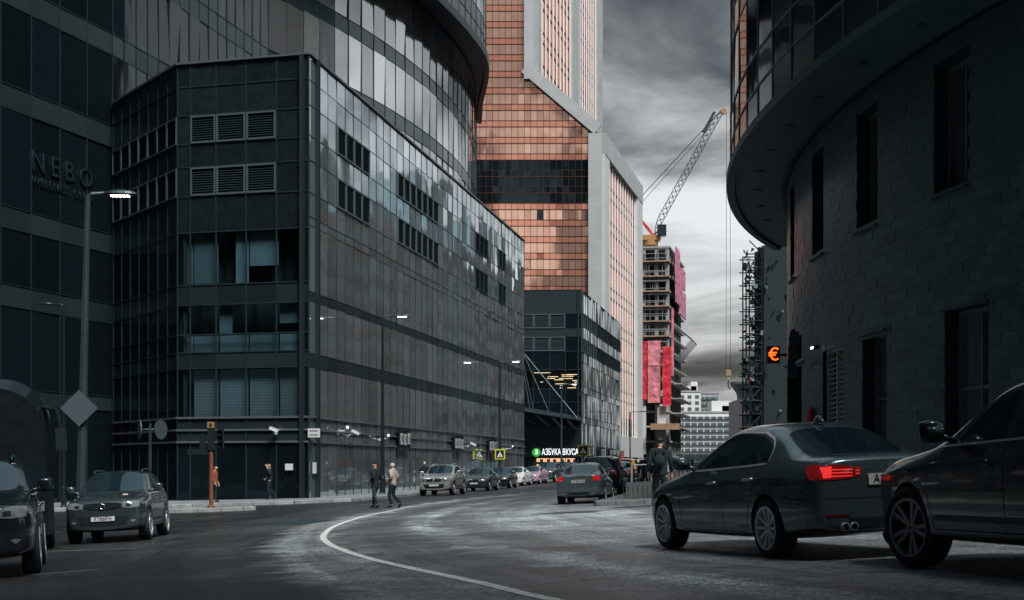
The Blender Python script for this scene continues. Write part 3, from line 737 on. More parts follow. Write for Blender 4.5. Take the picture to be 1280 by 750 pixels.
for u in (.2, .4, .6, .8, .98): link('column', colm, cb_, M=SM @ Matrix.Translation((SL*u, .6, nf*fh/2+.8)))
s = MB(); rg = random.Random(5)                            # scaffolding and props, too fine to pick apart
for k in range(5, nf):
    z = 1.0+k*fh
    for i in range(12): x = CL*.35+rg.random()*CL*.65; s.tube([CM @ Vector((x, rg.uniform(-.6, .8), z)), CM @ Vector((x+rg.uniform(-.2, .2), rg.uniform(-.6, .8), z+fh-.3))], .07, 4, caps=False)
    for i in range(3): zz = z+rg.uniform(.4, 2.4); s.tube([CM @ Vector((CL*.35, -.5, zz)), CM @ Vector((CL*1.0, -.5, zz))], .06, 4, caps=False)
for k in range(1, nf-2):
    z = 1.0+k*fh
    for i in range(9): x = SL*rg.random(); s.tube([SM @ Vector((x, .3, z)), SM @ Vector((x, .3, z+fh-.3))], .08, 4, caps=False)
s.build('scaffold_tubes', 'scaffold_pale', cb_, kind='stuff')
for k in range(9, nf):
    s = MB(); z = 1.0+k*fh
    s.box((CL*.68, -.35, z-.1), (CL*.66, .9, .28), CM); s.build('edge_formwork', 'orange_form', cb_)
def panel(name, m, M, x0, x1, z0, z1, y, th=.3):
    s = MB(); s.box(((x0+x1)/2, y, (z0+z1)/2), (x1-x0, th, z1-z0), M); s.build(name, m, cb_)
zz = lambda y, d=281: Z+(585-y)/1778*d
panel('pink_panel', 'pink_panel', SM, .3, 8.5, zz(354), zz(309), -1.3); panel('pink_panel', 'pink_panel', SM, 8.7, 13.5, zz(366, 290), zz(336, 290), -1.35)
panel('pink_panel', 'pink_panel', SM, 13.6, 21, zz(362, 297), zz(338, 297), -1.3); panel('pink_panel', 'pink_panel', SM, 8.6, 21, zz(398, 297), zz(366.5, 297), -1.4)
panel('pink_panel', 'pink_panel', SM, .3, 8.4, zz(378), zz(355), -1.35)
panel('red_panel', 'red_panel', CM, CL*.50, CL*.62, zz(455), zz(428), -1.6); panel('red_panel', 'red_panel', CM, CL*.50, CL*.62, zz(500), zz(456), -1.65)
panel('pale_panel', 'pink_pale', CM, CL*.635, CL*.86, zz(458), zz(427), -1.3); panel('pale_panel', 'pink_pale', CM, CL*.635, CL*.86, zz(504), zz(459), -1.25)
panel('red_panel', 'red_panel', CM, CL*.90, CL*1.05, zz(508), zz(435), -1.9); panel('pale_panel', 'pink_pale', SM, .5, 2.6, zz(470), zz(385), -.6)
panel('pale_panel', 'white_cladding', CM, CL*.50, CL*.60, 0, zz(508), -.8); panel('pale_panel', 'white_cladding', CM, CL*.80, CL*.95, 0, zz(508), -.7)
s = MB(); Q = SM @ Matrix.Translation((12, -2.2, zz(425, 293)))
for i in range(9):
    s.tube([Q @ Vector((i*1.6-6, 2.2, 3.0)), Q @ Vector((i*1.6-6, -1.8, -.5)), Q @ Vector((i*1.6-6, 1.6, -4.5))], .08, 4)
for i in range(6): s.tube([Q @ Vector((-6, 2-i*.75, 2.7-i*.66)), Q @ Vector((7, 2-i*.75, 2.7-i*.66))], .06, 4)
s.build('rescue_net', 'scaffold_pale', cb_)
for k in range(2, 6):
    s = MB(); s.box((SL*.55, -1.0, 1+k*fh+2.6), (SL*.8, 2.2, .22), SM); s.build('balcony', 'concrete', cb_)
s = MB(); s.box((CL*.95, -2.2, zz(534)), (5.5, 3.0, 1.2), CM); s.build('hoist_platform', 'orange_form', cb_)

# ---- crane on top
cr = thing('tower_crane', 'yellow and grey luffing crane with raised lattice boom above the unfinished building', 'crane')
cx, cy, cz = 28.2, 290, 47.8
s = MB()
for a in (-1, 1):
    for b in (-1, 1): s.tube([(cx+a, cy+b, 1), (cx+a, cy+b, cz)], .14, 4)
for k in range(16):
    z = 1+k*2.9
    for (a, b), (c_, d_) in (((-1, -1), (1, -1)), ((1, -1), (1, 1)), ((1, 1), (-1, 1)), ((-1, 1), (-1, -1))): s.tube([(cx+a, cy+b, z), (cx+c_, cy+d_, z+2.9)], .08, 4)
s.build('mast', 'crane_yellow', cr)
s = MB(); s.box((cx-.6, cy, cz+.5), (5.2, 3, 1.0)); s.box((cx-3.4, cy, cz+1.2), (2.2, 2.4, 2.2)); s.lathe([(1.6, cz-1), (1.6, cz+.1)], 16, M=Matrix.Translation((cx, cy, 0))); s.build('turntable', 'crane_yellow', cr)
s = MB(); s.box((cx+2.2, cy-1.2, cz+1.9), (1.7, 1.8, 2.2)); s.build('cab', 'metal_dark', cr)
tip = Vector((43.2, 290, 74.2)); foot = Vector((cx+1.0, 290, cz+1.2))
s = MB(); d = (tip-foot).normalized(); side_ = Vector((0, 1, 0)); upv = d.cross(side_).normalized()
if upv.z < 0: upv = -upv
n = 22; Ld = (tip-foot).length
def bp_(t, a, b):
    w_ = min(1, t*8+.15, (1-t)*8+.25); return foot+d*(t*Ld)+side_*(a*.7*w_)+upv*(b*1.25*w_)
for a, b in ((-1, 0), (1, 0), (0, 1)):
    s.tube([bp_(i/n, a, b) for i in range(n+1)], .075, 5)
for i in range(n):
    for (a, b), (c_, d2) in (((-1, 0), (0, 1)), ((0, 1), (1, 0)), ((1, 0), (-1, 0))):
        s.tube([bp_(i/n, a, b), bp_((i+1)/n, c_, d2)], .04, 4, caps=False); s.tube([bp_((i+1)/n, a, b), bp_(i/n, c_, d2)], .04, 4, caps=False)
s.build('boom', 'crane_grey', cr)
s = MB(); s.box((0, 0, 0), (4.6, 1.0, .6), Matrix.Translation(tip-d*3.4+upv*1.6) @ Matrix.Rotation(-math.atan2(d.z, d.x), 4, 'Y')); s.build('boom_walkway', 'crane_grey', cr)
s = MB(); s.lathe([(.6, -.3), (.6, .3)], 14, M=Matrix.Translation(tip) @ Matrix.Rotation(R(90), 4, 'X')); s.build('tip_sheave', 'crane_yellow', cr)
apex = Vector((24.3, 290, 54.6))
s = MB()
for b in (-1, 1): s.tube([(cx+.8, cy+b, cz+.9), apex+Vector((0, b*.4, 0))], .16, 5); s.tube([(cx-3.4, cy+b, cz+.9), apex+Vector((0, b*.4, 0))], .16, 5)
s.build('gantry', 'red_panel', cr)
for o_, r_ in ((0, .075), (.9, .05)):
    s = MB(); s.tube([tip+upv*.6-d*o_*3, apex+Vector((0, 0, -o_*1.5))], r_, 4); s.build('guy_rope', 'crane_grey', cr)
hk = Vector((44.1, 290, 21.5))
for o_ in (-.45, .45):
    s = MB(); s.tube([tip+Vector((.9+o_*.8, 0, 0)), hk+Vector((o_, 0, 0))], .045, 4); s.build('hoist_rope', 'crane_grey', cr)
s = MB(); s.box(hk+Vector((0, 0, -.6)), (1.0, .6, 1.3)); s.box(hk+Vector((0, 0, -1.7)), (.6, .4, .9)); s.build('hook_block', 'orange_form', cr)
s = MB(); s.tube([hk+Vector((0, 0, -2)), hk+Vector((0, 0, -3.4)), hk+Vector((.3, 0, -3.9)), hk+Vector((.5, 0, -3.4))], .14, 6); s.build('hook', 'crane_grey', cr)

# ---- far blocks
def block(name, lb, x0, x1, ytop, depth, floors, m, bands=True, dep=25, ybase=560, pent=None):
    t = thing(name, lb, 'building'); a, b = px(x0, depth), px(x1, depth); z1 = pz(ytop, depth)
    s = MB(); s.box(((a+b)/2, depth+dep/2, z1/2), (b-a, dep, z1)); s.build('wall', m, t)
    fh_ = (z1-3)/floors
    for k in range(floors):
        z = 2.2+k*fh_+fh_*.5
        if bands:
            s = MB(); s.box(((a+b)/2, depth-.3, z), (b-a-.8, 1.0, fh_*.42)); o = s.build('window', 'window_far', t)
            n = max(3, int((b-a)/2.4)); q = MB()
            for i in range(n): q.box((a+(b-a)*(i+.5)/n, depth-.35, z), (.35, 1.1, fh_*.44))
            q.build('window_post', m, o)
        else:
            n = max(2, int((b-a)/3.2))
            for i in range(n):
                s = MB(); s.box((a+(b-a)*(i+.5)/n, depth-.02, z), (1.7, .3, fh_*.5)); s.build('window', 'window_far', t)
    if pent:
        for p in pent:
            s = MB(); s.box((px(p[0], depth), depth+dep*.5, z1+p[2]/2), (p[1], dep*.5, p[2])); s.build('roof_hut', m, t)
    s = MB(); s.box(((a+b)/2, depth+dep/2, z1+.3), (b-a+.6, dep+.6, .6)); s.build('roof', 'block_grey', t)
    return t
block('white_slab_block', 'long white block with dark ribbon windows at the end of the street', 851, 916, 516, 560, 8, 'block_white', pent=[(905, 8, 5), (912, 4, 3)])
block('tall_white_block', 'taller plain white block rising behind the ribbon-windowed one', 848, 876, 490, 640, 12, 'block_white', False, pent=[(866, 5, 3), (870, 3, 5)])
block('tall_grey_block', 'tall grey block with green roof line beside the plain white block', 876.5, 898, 492, 660, 12, 'block_grey')
block('narrow_grey_block', 'narrow grey block to the right of the long white block', 917, 924, 520, 600, 9, 'block_grey', False)
block('slim_far_block', 'slim darker block squeezed next to the narrow grey one', 922, 931, 510, 700, 10, 'block_grey', False)
t = thing('flared_tower', 'concrete building with a flared cup-like top beside the dark scaffold', 'building'); dd = 240
s = MB(); s.box((px(940, dd), dd+8, pz(498, dd)/2), (px(953, dd)-px(929, dd), 14, pz(498, dd))); s.build('wall', 'block_grey', t)
s = MB(); q = Matrix.Translation((px(941, dd), dd+6, 0)); s.lathe([(1.6, pz(500, dd)), (1.8, pz(490, dd)), (2.9, pz(478, dd)), (2.9, pz(475, dd)), (.2, pz(474, dd))], 10, M=q); s.build('cup_top', 'concrete_dark', t)
for k in range(5):
    for i in range(3):
        s = MB(); s.box((px(932.5+i*6, dd), dd+.95, 2.5+k*2.4), (1.0, .3, 1.4)); s.build('window', 'window_far', t)
s = MB(); s.tube([(px(944, dd), dd+6, pz(475, dd)), (px(944, dd), dd+6, pz(468, dd))], .5, 6); s.build('roof_beacon', 'pink_panel', t)
t = thing('site_hoarding', 'grey metal hoarding closing the end of the street', 'fence'); 
for i in range(14):
    s = MB(); s.box((20+i*2.5, 300, 2.2), (2.42, .1, 4.4)); s.build('board', 'metal_grey', t)
t = thing('yellow_loader', 'small yellow site machine in front of the far white block', 'machine'); q = Matrix.Translation((36.5, 255, 0))
s = MB(); s.box((0, 0, 1.6), (3.0, 2, 1.4), q); s.box((-.3, 0, 3.4), (2.4, 1.8, .3), q); s.tube([q @ Vector((1.2, 0, 2)), q @ Vector((2.6, 0, 4.2)), q @ Vector((3.6, 0, 3.6))], .2, 6); s.build('body', 'crane_yellow', t)
s = MB()
for a in (-1, 1):
    s.lathe([(.6, -.3), (.6, .3)], 12, M=q @ Matrix.Translation((a, -1.0, .6)) @ Matrix.Rotation(R(90), 4, 'X')); s.box((a*1.0-.3, 0, 2.8), (.12, 1.7, 1.2), q)
s.build('wheels_and_posts', 'black_plastic', t)

# ---- right hand curved building
rbld = thing('round_stone_building', 'dark granite building with rounded wall under a jutting curved glass storey', 'building')
KC = Vector((71, 51)); KR = 60.0
def rc(r, ph): return (KC.x-r*math.cos(R(ph)), KC.y-r*math.sin(R(ph)))
# openings: (ph0, ph1, z0, z1, kind)
OPEN = [(10.3, 12.1, 7.65, 11.3, 'window'), (4.7, 6.5, 7.6, 11.4, 'window'), (-1.0, .8, 7.6, 11.4, 'window'), (-7.1, -5.3, 7.6, 11.4, 'window'), (-13, -11.2, 7.6, 11.4, 'window'), (16, 17.8, 7.65, 11.3, 'window'),
        (5.2, 7.2, -2, 4.2, 'door'), (10.9, 13.1, -2, 4.35, 'door'), (.7, 3.3, -2, 4.15, 'grille'), (-10.5, -3.2, -2, 5.6, 'arch'), (15.2, 18.5, -2, 6.4, 'gate')]
def inside(ph, z, m=0):
    for a, b, z0, z1, k_ in OPEN:
        if a-m < ph < b+m and z0 < z < z1: return True
    return False
th_ = .305; tiles = []; z = -1.4; r_ = 0; rg = random.Random(17)
while z < 11.95:
    ph = -22+(r_ % 2)*.36
    while ph < 24:
        w_ = .72
        a, b = ph, ph+w_
        for o_ in OPEN:                                     # trim tiles at the openings
            if o_[2] < z+th_*.5 < o_[3]:
                if a < o_[0] < b and b-o_[0] > 0: b = min(b, o_[0])
                if a < o_[1] < b: a = max(a, o_[1])
        if b-a > .12 and not inside((a+b)/2, z+th_*.5): tiles.append((a, b, z))
        ph += w_
    z += th_; r_ += 1
def tmat(a, b, z):
    M, l = frame(rc(KR, a), rc(KR, b)); return M @ Matrix.Translation((l/2, rg.uniform(-.006, .006), Z+z+th_/2)) @ Matrix.Rotation(rg.gauss(0, .006), 4, 'Z') @ Matrix.Rotation(rg.gauss(0, .004), 4, 'X') @ Matrix.Diagonal((l-.006, .05, th_-.006, 1))
near = sorted(tiles, key=lambda q_: -(1 if (.6 < q_[2]+0 < 7.6 and -3 < q_[0] < 15) else 0)*10-q_[0]*.1)
tm = unit('pane', 'granite')
for q_ in near[:290]: link('granite_tile', tm, rbld, M=tmat(*q_))
f = MB()
for q_ in near[290:]: f.box((0, 0, 0), (1, 1, 1), tmat(*q_))
f.build('granite_cladding', 'granite', rbld, kind='stuff')
# backing wall set behind, with recesses left open
s = MB(); phs = sorted(set([-40+2*i for i in range(36)]+[o_[0] for o_ in OPEN]+[o_[1] for o_ in OPEN]))
for a, b in zip(phs[:-1], phs[1:]):
    pm = (a+b)/2; zs = [(-2, 12.3)]
    for o_ in OPEN:
        if o_[0] <= pm <= o_[1]: zs = [(p0, min(p1, o_[2])) for p0, p1 in zs if p0 < o_[2]]+[(max(p0, o_[3]), p1) for p0, p1 in zs if p1 > o_[3]]
    M, l = frame(rc(KR, a), rc(KR, b))
    for p0, p1 in zs:
        if p1-p0 > .02: s.box((l/2, .06+.4, Z+(p0+p1)/2), (l*1.002, .8, p1-p0), M)
s.build('wall', 'joint', rbld)
for a, b, z0, z1, k_ in OPEN:
    M, l = frame(rc(KR, a), rc(KR, b)); cz_ = Z+(z0+z1)/2; h = z1-z0
    if k_ in ('window', 'door', 'gate'):
        s = MB(); s.box((l/2, .62, cz_), (l, .06, h), M); o = s.build('window_glass' if k_ == 'window' else 'door_panel', 'glass_mid', rbld)
        s = MB()
        for e_ in (0, 1): s.box((l*e_+(.05 if e_ == 0 else -.05), .5, cz_), (.1, .2, h), M)
        s.box((l/2, .5, Z+z1-.05), (l-.2, .2, .1), M); s.box((l*.5, .52, cz_), (.07, .16, h-.2), M)
        if k_ != 'window': s.box((l/2, .53, Z+2.2), (l-.2, .14, .1), M)
        s.build('window_frame' if k_ == 'window' else 'door_frame', 'mullion_light', o)
        s = MB(); s.box((l/2, .0, Z+(z0 if k_ == 'window' else z1)+(-.03 if k_ == 'window' else .03)), (l+.1, .3, .06), M); s.build('sill' if k_ == 'window' else 'lintel', 'metal_grey', o)
    elif k_ == 'grille':
        s = MB(); s.box((l/2, .5, cz_), (l, .06, h), M); g_ = s.build('grille', 'wall_dark', rbld)
        n = 34; sm_ = MB(); sm_.add([(-.5, .10, .045), (.5, .10, .045), (.5, -.10, -.045), (-.5, -.10, -.045), (-.5, .10, .06), (.5, .10, .06), (.5, -.10, -.02), (-.5, -.10, -.02)], [(0, 1, 2, 3), (7, 6, 5, 4), (3, 2, 6, 7), (0, 3, 7, 4), (2, 1, 5, 6), (1, 0, 4, 5)]); sm_ = sm_.mesh('slat', 'metal_pale')
        for i in range(n):
            for e_ in (0, 1): link('slat', sm_, g_, M=M @ Matrix.Translation((l*(.25+.5*e_), .30, Z+z0+.2+i*(h-.35)/n)) @ Matrix.Diagonal((l*.46, 1, 1.15, 1)))
        s = MB()
        for x in (.04, l/2, l-.04): s.box((x, .25, cz_), (.1, .26, h), M)
        for z_ in (Z+z1-.06, Z+1.4): s.box((l/2, .24, z_), (l-.2, .3, .14), M)
        s.build('grille_frame', 'metal_pale', g_)
    else:
        n = 10; s = MB()
        for i in range(n):
            t0 = a+(b-a)*i/n; t1 = a+(b-a)*(i+1)/n; tm_ = (i+.5)/n
            zt_ = z1-2.2*abs(2*(1-tm_)-1)**2.2 if tm_ < .5 else z1-.6*(2*tm_-1)**2
            M2, l2 = frame(rc(KR, t0), rc(KR, t1)); s.box((l2/2, .2, Z+(zt_+z1)/2+.02), (l2*1.003, .44, max(.05, z1-zt_)), M2)
            s.box((l2/2, 2.4, cz_), (l2*1.05, .1, h), M2)
        s.build('arch_head', 'granite', rbld)
# glass storey above
ph2 = [-24+2.1*i for i in range(24)]
upc = [(rc(62.4, a), rc(62.4, b)) for a, b in zip(ph2[:-1], ph2[1:])]
rowsR = [Z+12.1+v for v in (0, 1.25, 2.5, 5.0, 6.25, 8.75, 10, 12.5, 13.75, 16.25, 17.5, 20)]
facade(rbld, upc, rowsR, lambda c, r: ('pane', 'glass_spandrel' if r in (0, 3, 5, 7, 9) else 'glass_dark'), seed=31, jit=.007, mw=.07, mul='mullion_light', objcols=None)
s = MB(); vs_ = []; an_ = [-25+1.05*i for i in range(50)]
for a in an_:
    for r, zq in ((59.6, 12.25), (60.3, 12.0), (62.2, 12.0), (62.25, 11.85), (62.6, 11.85), (62.62, 12.12), (62.35, 12.13)): vs_.append((*rc(r, a), Z+zq))
k = 7; s.add(vs_, [(i*k+j, (i+1)*k+j, (i+1)*k+j+1, i*k+j+1) for i in range(len(an_)-1) for j in range(k-1)]); s.build('soffit', 'soffit', rbld)
for i in range(9):
    s = MB(); ph = -17+i*3.6; p = rc(61.3, ph); s.lathe([(.02, -.03), (.16, -.03), (.2, 0), (.2, .05)], 16, M=Matrix.Translation((*p, Z+11.99))); s.build('downlight', 'metal_grey', rbld)
for a, b, r0, z0 in ((-30, -25, 61.6, 10.9), (-36, -30.1, 60.6, 9.6)):
    s = MB(); n = 5
    for i in range(n):
        M, l = frame(rc(r0, a+(b-a)*i/n), rc(r0, a+(b-a)*(i+1)/n)); s.box((l/2, 1.0, Z+z0+4), (l*1.01, 2.0, 8), M)
    s.build('end_fascia', 'metal_dark', rbld)
s = MB(); s.prism([rc(62, -24), rc(62, -12), rc(62, 0), rc(62, 12), rc(62, 24), (60, 12), (75, 60), (50, 90)][::-1], Z+31.5, Z+32); s.build('roof', 'wall_dark', rbld)
t = thing('euro_sign', 'black box sign with glowing orange euro symbol on the round stone building', 'sign', (11.65, 63.5, 6.55), R(3))
s = MB(); s.box((0, 0, 0), (.56, .3, .76)); s.build('box', 'black_sign', t)
link('euro_symbol', text_mesh('€', .78, .03, 'euro_orange'), t, M=Matrix.Translation((0, -.18, -.02)) @ TXT)
s = MB(); s.box((.6, .05, 0), (.6, .1, .1)); s.build('bracket', 'metal_dark', t)
M, l = frame(rc(60, -1.6), rc(60, -.6)); 
cctv(M @ Matrix.Translation((.2, 0, Z+3.75)), 'grey security camera on the granite wall by the arch', -1)
t = thing('wall_lamp', 'small lit wall lamp above the slatted grille', 'lamp', M=M @ Matrix.Translation((1.4, -.05, Z+4.35)))
s = MB(); s.box((0, 0, 0), (.5, .25, .12)); s.build('housing', 'metal_dark', t); s = MB(); s.box((0, -.13, -.02), (.4, .03, .06)); s.build('light', 'lamp_white', t)
s = MB(); s.lathe([(.02, 0), (.1, 0), (.11, .04), (.11, .55), (.06, .66), (.03, .7)], 14); o = s.build('red_extinguisher', 'red_panel'); o.matrix_world = M @ Matrix.Translation((.9, -.14, Z+1.55)); tag(o, 'red fire extinguisher fixed to the granite wall', 'extinguisher')

# ---- dark scaffold past the round building
t = thing('dark_scaffold', 'tall dark scaffold tower wrapped in ragged netting beyond the stone building', 'scaffold')
SX, SY = 18.4, 112.0; s = MB(); rg = random.Random(9); H_ = 19
s2 = MB(); s2.box((SX+2.9, SY+2, H_/2), (3.0, 4.4, H_)); s2.build('netting', 'wall_dark', t)
for i in range(4):
    for j in range(3): s.tube([(SX+.3+i*1.0, SY+j*1.6, -.5), (SX+.3+i*1.0, SY+j*1.6, H_-(1-min(i, 1))*rg.uniform(0, 3))], .06, 5, caps=False)
for k_ in range(18):
    z = .5+k_*1.05
    for j in range(3): s.tube([(SX, SY+j*1.6, z), (SX+4, SY+j*1.6, z)], .05, 4, caps=False)
    s.tube([(SX+.3+(k_ % 2), SY, z), (SX+1.3-(k_ % 2), SY, z+1.05)], .045, 4, caps=False)
s.build('scaffold_tubes', 'scaffold', t, kind='stuff')
s = MB()
for k_ in range(520):
    z = rg.uniform(5, H_) if rg.random() < .75 else rg.uniform(.5, 5); x = SX+abs(rg.gauss(0, 1.4)); y = SY+rg.uniform(-.5, 2)
    if 10.3 < z < 11.3 or 14 < z < 14.4: continue
    a = rg.uniform(0, 6.28); q = Matrix.Translation((x, y, z)) @ Matrix.Rotation(a, 4, 'Y') @ Matrix.Rotation(a*2, 4, 'Z')
    s.box((0, 0, 0), (rg.uniform(.15, .5), .02, rg.uniform(.1, .35)), q)
s.build('netting_shreds', 'scaffold', t, kind='stuff')

# ---- neighbours outside the view that the mirrored glass shows and that shade the street
def neighbour(name, lb, x0, x1, y0, y1, h, floors, m='rear_block'):
    t = thing(name, lb, 'building'); s = MB(); s.box(((x0+x1)/2, (y0+y1)/2, h/2), (x1-x0, y1-y0, h)); s.build('wall', m, t)
    for k_ in range(floors):
        z = h*(k_+.55)/floors; s = MB(); s.box(((x0+x1)/2, (y0+y1)/2, z), (x1-x0+.1, y1-y0+.1, h/floors*.5)); s.build('window', 'glass_dark', t)
neighbour('rear_shade_slab', 'unseen long dark slab added behind the viewpoint to shade the near street', -70, 6, -46, -15, 55, 15)  # added out of view to cast shade on the foreground road
neighbour('rear_shade_tower', 'unseen taller dark block added beside the long slab to shade the near street', 6.5, 52, -46, -15, 61, 17)  # added out of view, height set by the shade it throws forward
neighbour('rear_high_rise', 'slim dark high-rise standing behind the viewpoint', 15, 29, -85, -62, 118, 30)
neighbour('side_shade_block', 'unseen dark block added left of the frame to darken the near left street', -62, -17.5, -14, 36, 72, 19)  # added beside the frame, cuts sky light on the left foreground
neighbour('hidden_office', 'dark office tucked behind the round stone building', 46, 90, 160, 235, 36, 10, 'hidden_block')
hb = bpy.data.objects['hidden_office']
for x, y, w_, d_, h in ((50, 168, 9, 14, 7), (51, 186, 10, 9, 3), (49, 203, 6, 12, 9), (52, 222, 12, 12, 5)):
    s = MB(); s.box((x, y, 36+h/2), (w_, d_, h)); s.build('roof_hut', 'hidden_block', hb)
neighbour('hidden_tower', 'dark tower far behind the round stone building', 66, 112, 240, 330, 44, 12)
neighbour('hidden_sky_blocker', 'unseen dark high-rise added behind the round stone building to block sky from the curved tower', 44, 80, 98, 150, 84, 22)  # added out of view to keep bright sky out of the curved tower's glass
# ------------------------------------------------------------------ cars
SEDAN = dict(ax=(1.485, -1.485), wr=.335, st=[
 (2.32, [(0, .24), (.50, .24), (.62, .28), (.68, .45), (.66, .60), (.60, .68), (.52, .70), (.42, .71), (.22, .72), (0, .725)]),
 (2.14, [(0, .2), (.68, .2), (.83, .27), (.87, .46), (.85, .64), (.75, .74), (.65, .765), (.53, .78), (.28, .80), (0, .81)]),
 (1.75, [(0, .18), (.76, .18), (.89, .26), (.925, .48), (.915, .71), (.83, .82), (.71, .85), (.59, .865), (.32, .89), (0, .90)]),
 (1.2, [(0, .18), (.78, .18), (.90, .25), (.93, .48), (.922, .75), (.845, .875), (.74, .905), (.63, .925), (.34, .95), (0, .96)]),
 (.85, [(0, .18), (.78, .18), (.90, .25), (.93, .48), (.922, .77), (.845, .925, .82), (.80, .95, .76), (.73, .975, .74), (.4, .995, .90), (0, 1.0, .95)]),
 (.12, [(0, .18), (.78, .18), (.90, .24), (.93, .48), (.925, .79), (.855, .945, .12), (.665, 1.315, -.04), (.585, 1.375, -.04), (.32, 1.41, .02), (0, 1.42, .04)]),
 (-.34, [(0, .18), (.78, .18), (.90, .24), (.93, .48), (.925, .80), (.855, .955, -.34), (.655, 1.345, -.40), (.575, 1.405, -.40), (.32, 1.445, -.38), (0, 1.455, -.37)]),
 (-.43, [(0, .18), (.78, .18), (.90, .24), (.93, .48), (.925, .80), (.855, .957, -.43), (.655, 1.347, -.47), (.575, 1.407, -.47), (.32, 1.447, -.46), (0, 1.457, -.46)]),
 (-1.0, [(0, .18), (.78, .18), (.90, .25), (.93, .48), (.925, .81), (.852, .968, -1.04), (.635, 1.325, -1.0), (.56, 1.385, -1.0), (.31, 1.422, -1.0), (0, 1.432, -1.0)]),
 (-1.4, [(0, .18), (.77, .18), (.90, .26), (.93, .49), (.925, .82), (.845, .985, -1.47), (.70, 1.17, -1.39), (.56, 1.315, -1.30), (.30, 1.362, -1.24), (0, 1.372, -1.23)]),
 (-1.80, [(0, .2), (.76, .2), (.89, .28), (.92, .5), (.915, .82), (.83, 1.0, -1.86), (.75, 1.03, -1.9), (.65, 1.045, -1.95), (.36, 1.06, -2.04), (0, 1.065, -2.06)]),
 (-2.32, [(0, .25), (.70, .25), (.85, .32), (.885, .5), (.875, .81), (.79, .975), (.69, 1.025), (.57, 1.04), (.3, 1.05), (0, 1.055)]),
 (-2.51, [(0, .26), (.62, .26), (.79, .34), (.84, .5), (.82, .80), (.74, .965), (.65, 1.02), (.53, 1.045), (.28, 1.055), (0, 1.06)]),
 (-2.58, [(0, .3), (.55, .3), (.68, .36), (.75, .5), (.73, .77), (.67, .90), (.58, .95), (.46, .97), (.25, .985), (0, .99)])],
 glass={(4, 7): 'windscreen', (4, 8): 'windscreen', (9, 7): 'rear_window', (9, 8): 'rear_window', (4, 5): 'front_window', (5, 5): 'front_window', (7, 5): 'rear_side_window', (8, 5): 'rear_side_window'}, pillar=[(6, 5)])
SUV = dict(ax=(1.325, -1.325), wr=.36, st=[
 (2.20, [(0, .30), (.5, .30), (.66, .36), (.72, .58), (.70, .78), (.64, .88), (.55, .90), (.44, .91), (.24, .925), (0, .93)]),
 (2.03, [(0, .26), (.68, .26), (.83, .36), (.87, .58), (.86, .82), (.77, .94), (.67, .97), (.55, .99), (.28, 1.01), (0, 1.02)]),
 (1.6, [(0, .24), (.76, .24), (.885, .34), (.915, .6), (.90, .88), (.82, 1.0), (.71, 1.03), (.6, 1.05), (.33, 1.07), (0, 1.08)]),
 (1.15, [(0, .24), (.77, .24), (.89, .32), (.915, .6), (.91, .9), (.84, 1.04), (.74, 1.07), (.63, 1.09), (.35, 1.11), (0, 1.12)]),
 (.9, [(0, .24), (.77, .24), (.89, .32), (.915, .6), (.91, .93), (.845, 1.075, .86), (.80, 1.105, .80), (.73, 1.135, .78), (.4, 1.155, .92), (0, 1.16, .96)]),
 (.2, [(0, .24), (.77, .24), (.89, .32), (.915, .6), (.91, .94), (.855, 1.085, .2), (.70, 1.50, .06), (.62, 1.565, .05), (.34, 1.615, .1), (0, 1.63, .12)]),
 (-.25, [(0, .24), (.77, .24), (.89, .32), (.915, .6), (.91, .95), (.855, 1.095, -.25), (.69, 1.54, -.28), (.61, 1.605, -.28), (.34, 1.652, -.27), (0, 1.665, -.27)]),
 (-.34, [(0, .24), (.77, .24), (.89, .32), (.915, .6), (.91, .95), (.855, 1.097, -.34), (.69, 1.542, -.36), (.61, 1.607, -.36), (.34, 1.654, -.36), (0, 1.667, -.36)]),
 (-1.02, [(0, .24), (.77, .24), (.89, .33), (.915, .6), (.91, .96), (.85, 1.115, -1.06), (.68, 1.54, -1.02), (.60, 1.602, -1.02), (.33, 1.645, -1.02), (0, 1.658, -1.02)]),
 (-1.5, [(0, .26), (.76, .26), (.885, .36), (.91, .62), (.905, .96), (.83, 1.15, -1.66), (.68, 1.46, -1.56), (.59, 1.57, -1.70), (.32, 1.61, -1.78), (0, 1.62, -1.80)]),
 (-1.92, [(0, .28), (.74, .28), (.87, .38), (.90, .62), (.89, .93), (.82, 1.12, -1.96), (.75, 1.13, -2.0), (.66, 1.12, -2.04), (.36, 1.11, -2.1), (0, 1.11, -2.12)]),
 (-2.12, [(0, .34), (.66, .34), (.81, .42), (.85, .6), (.84, .85), (.77, 1.0), (.69, 1.02), (.57, 1.03), (.3, 1.03), (0, 1.03)]),
 (-2.2, [(0, .40), (.55, .40), (.67, .45), (.73, .6), (.71, .8), (.65, .9), (.56, .92), (.45, .93), (.25, .93), (0, .93)])],
 glass={(4, 7): 'windscreen', (4, 8): 'windscreen', (9, 7): 'rear_window', (9, 8): 'rear_window', (4, 5): 'front_window', (5, 5): 'front_window', (7, 5): 'rear_side_window', (8, 5): 'rear_side_window'}, pillar=[(6, 5)])
GL = ['paint', 'arch', 'pillar', 'windscreen', 'rear_window', 'front_windowL', 'front_windowR', 'rear_side_windowL', 'rear_side_windowR']
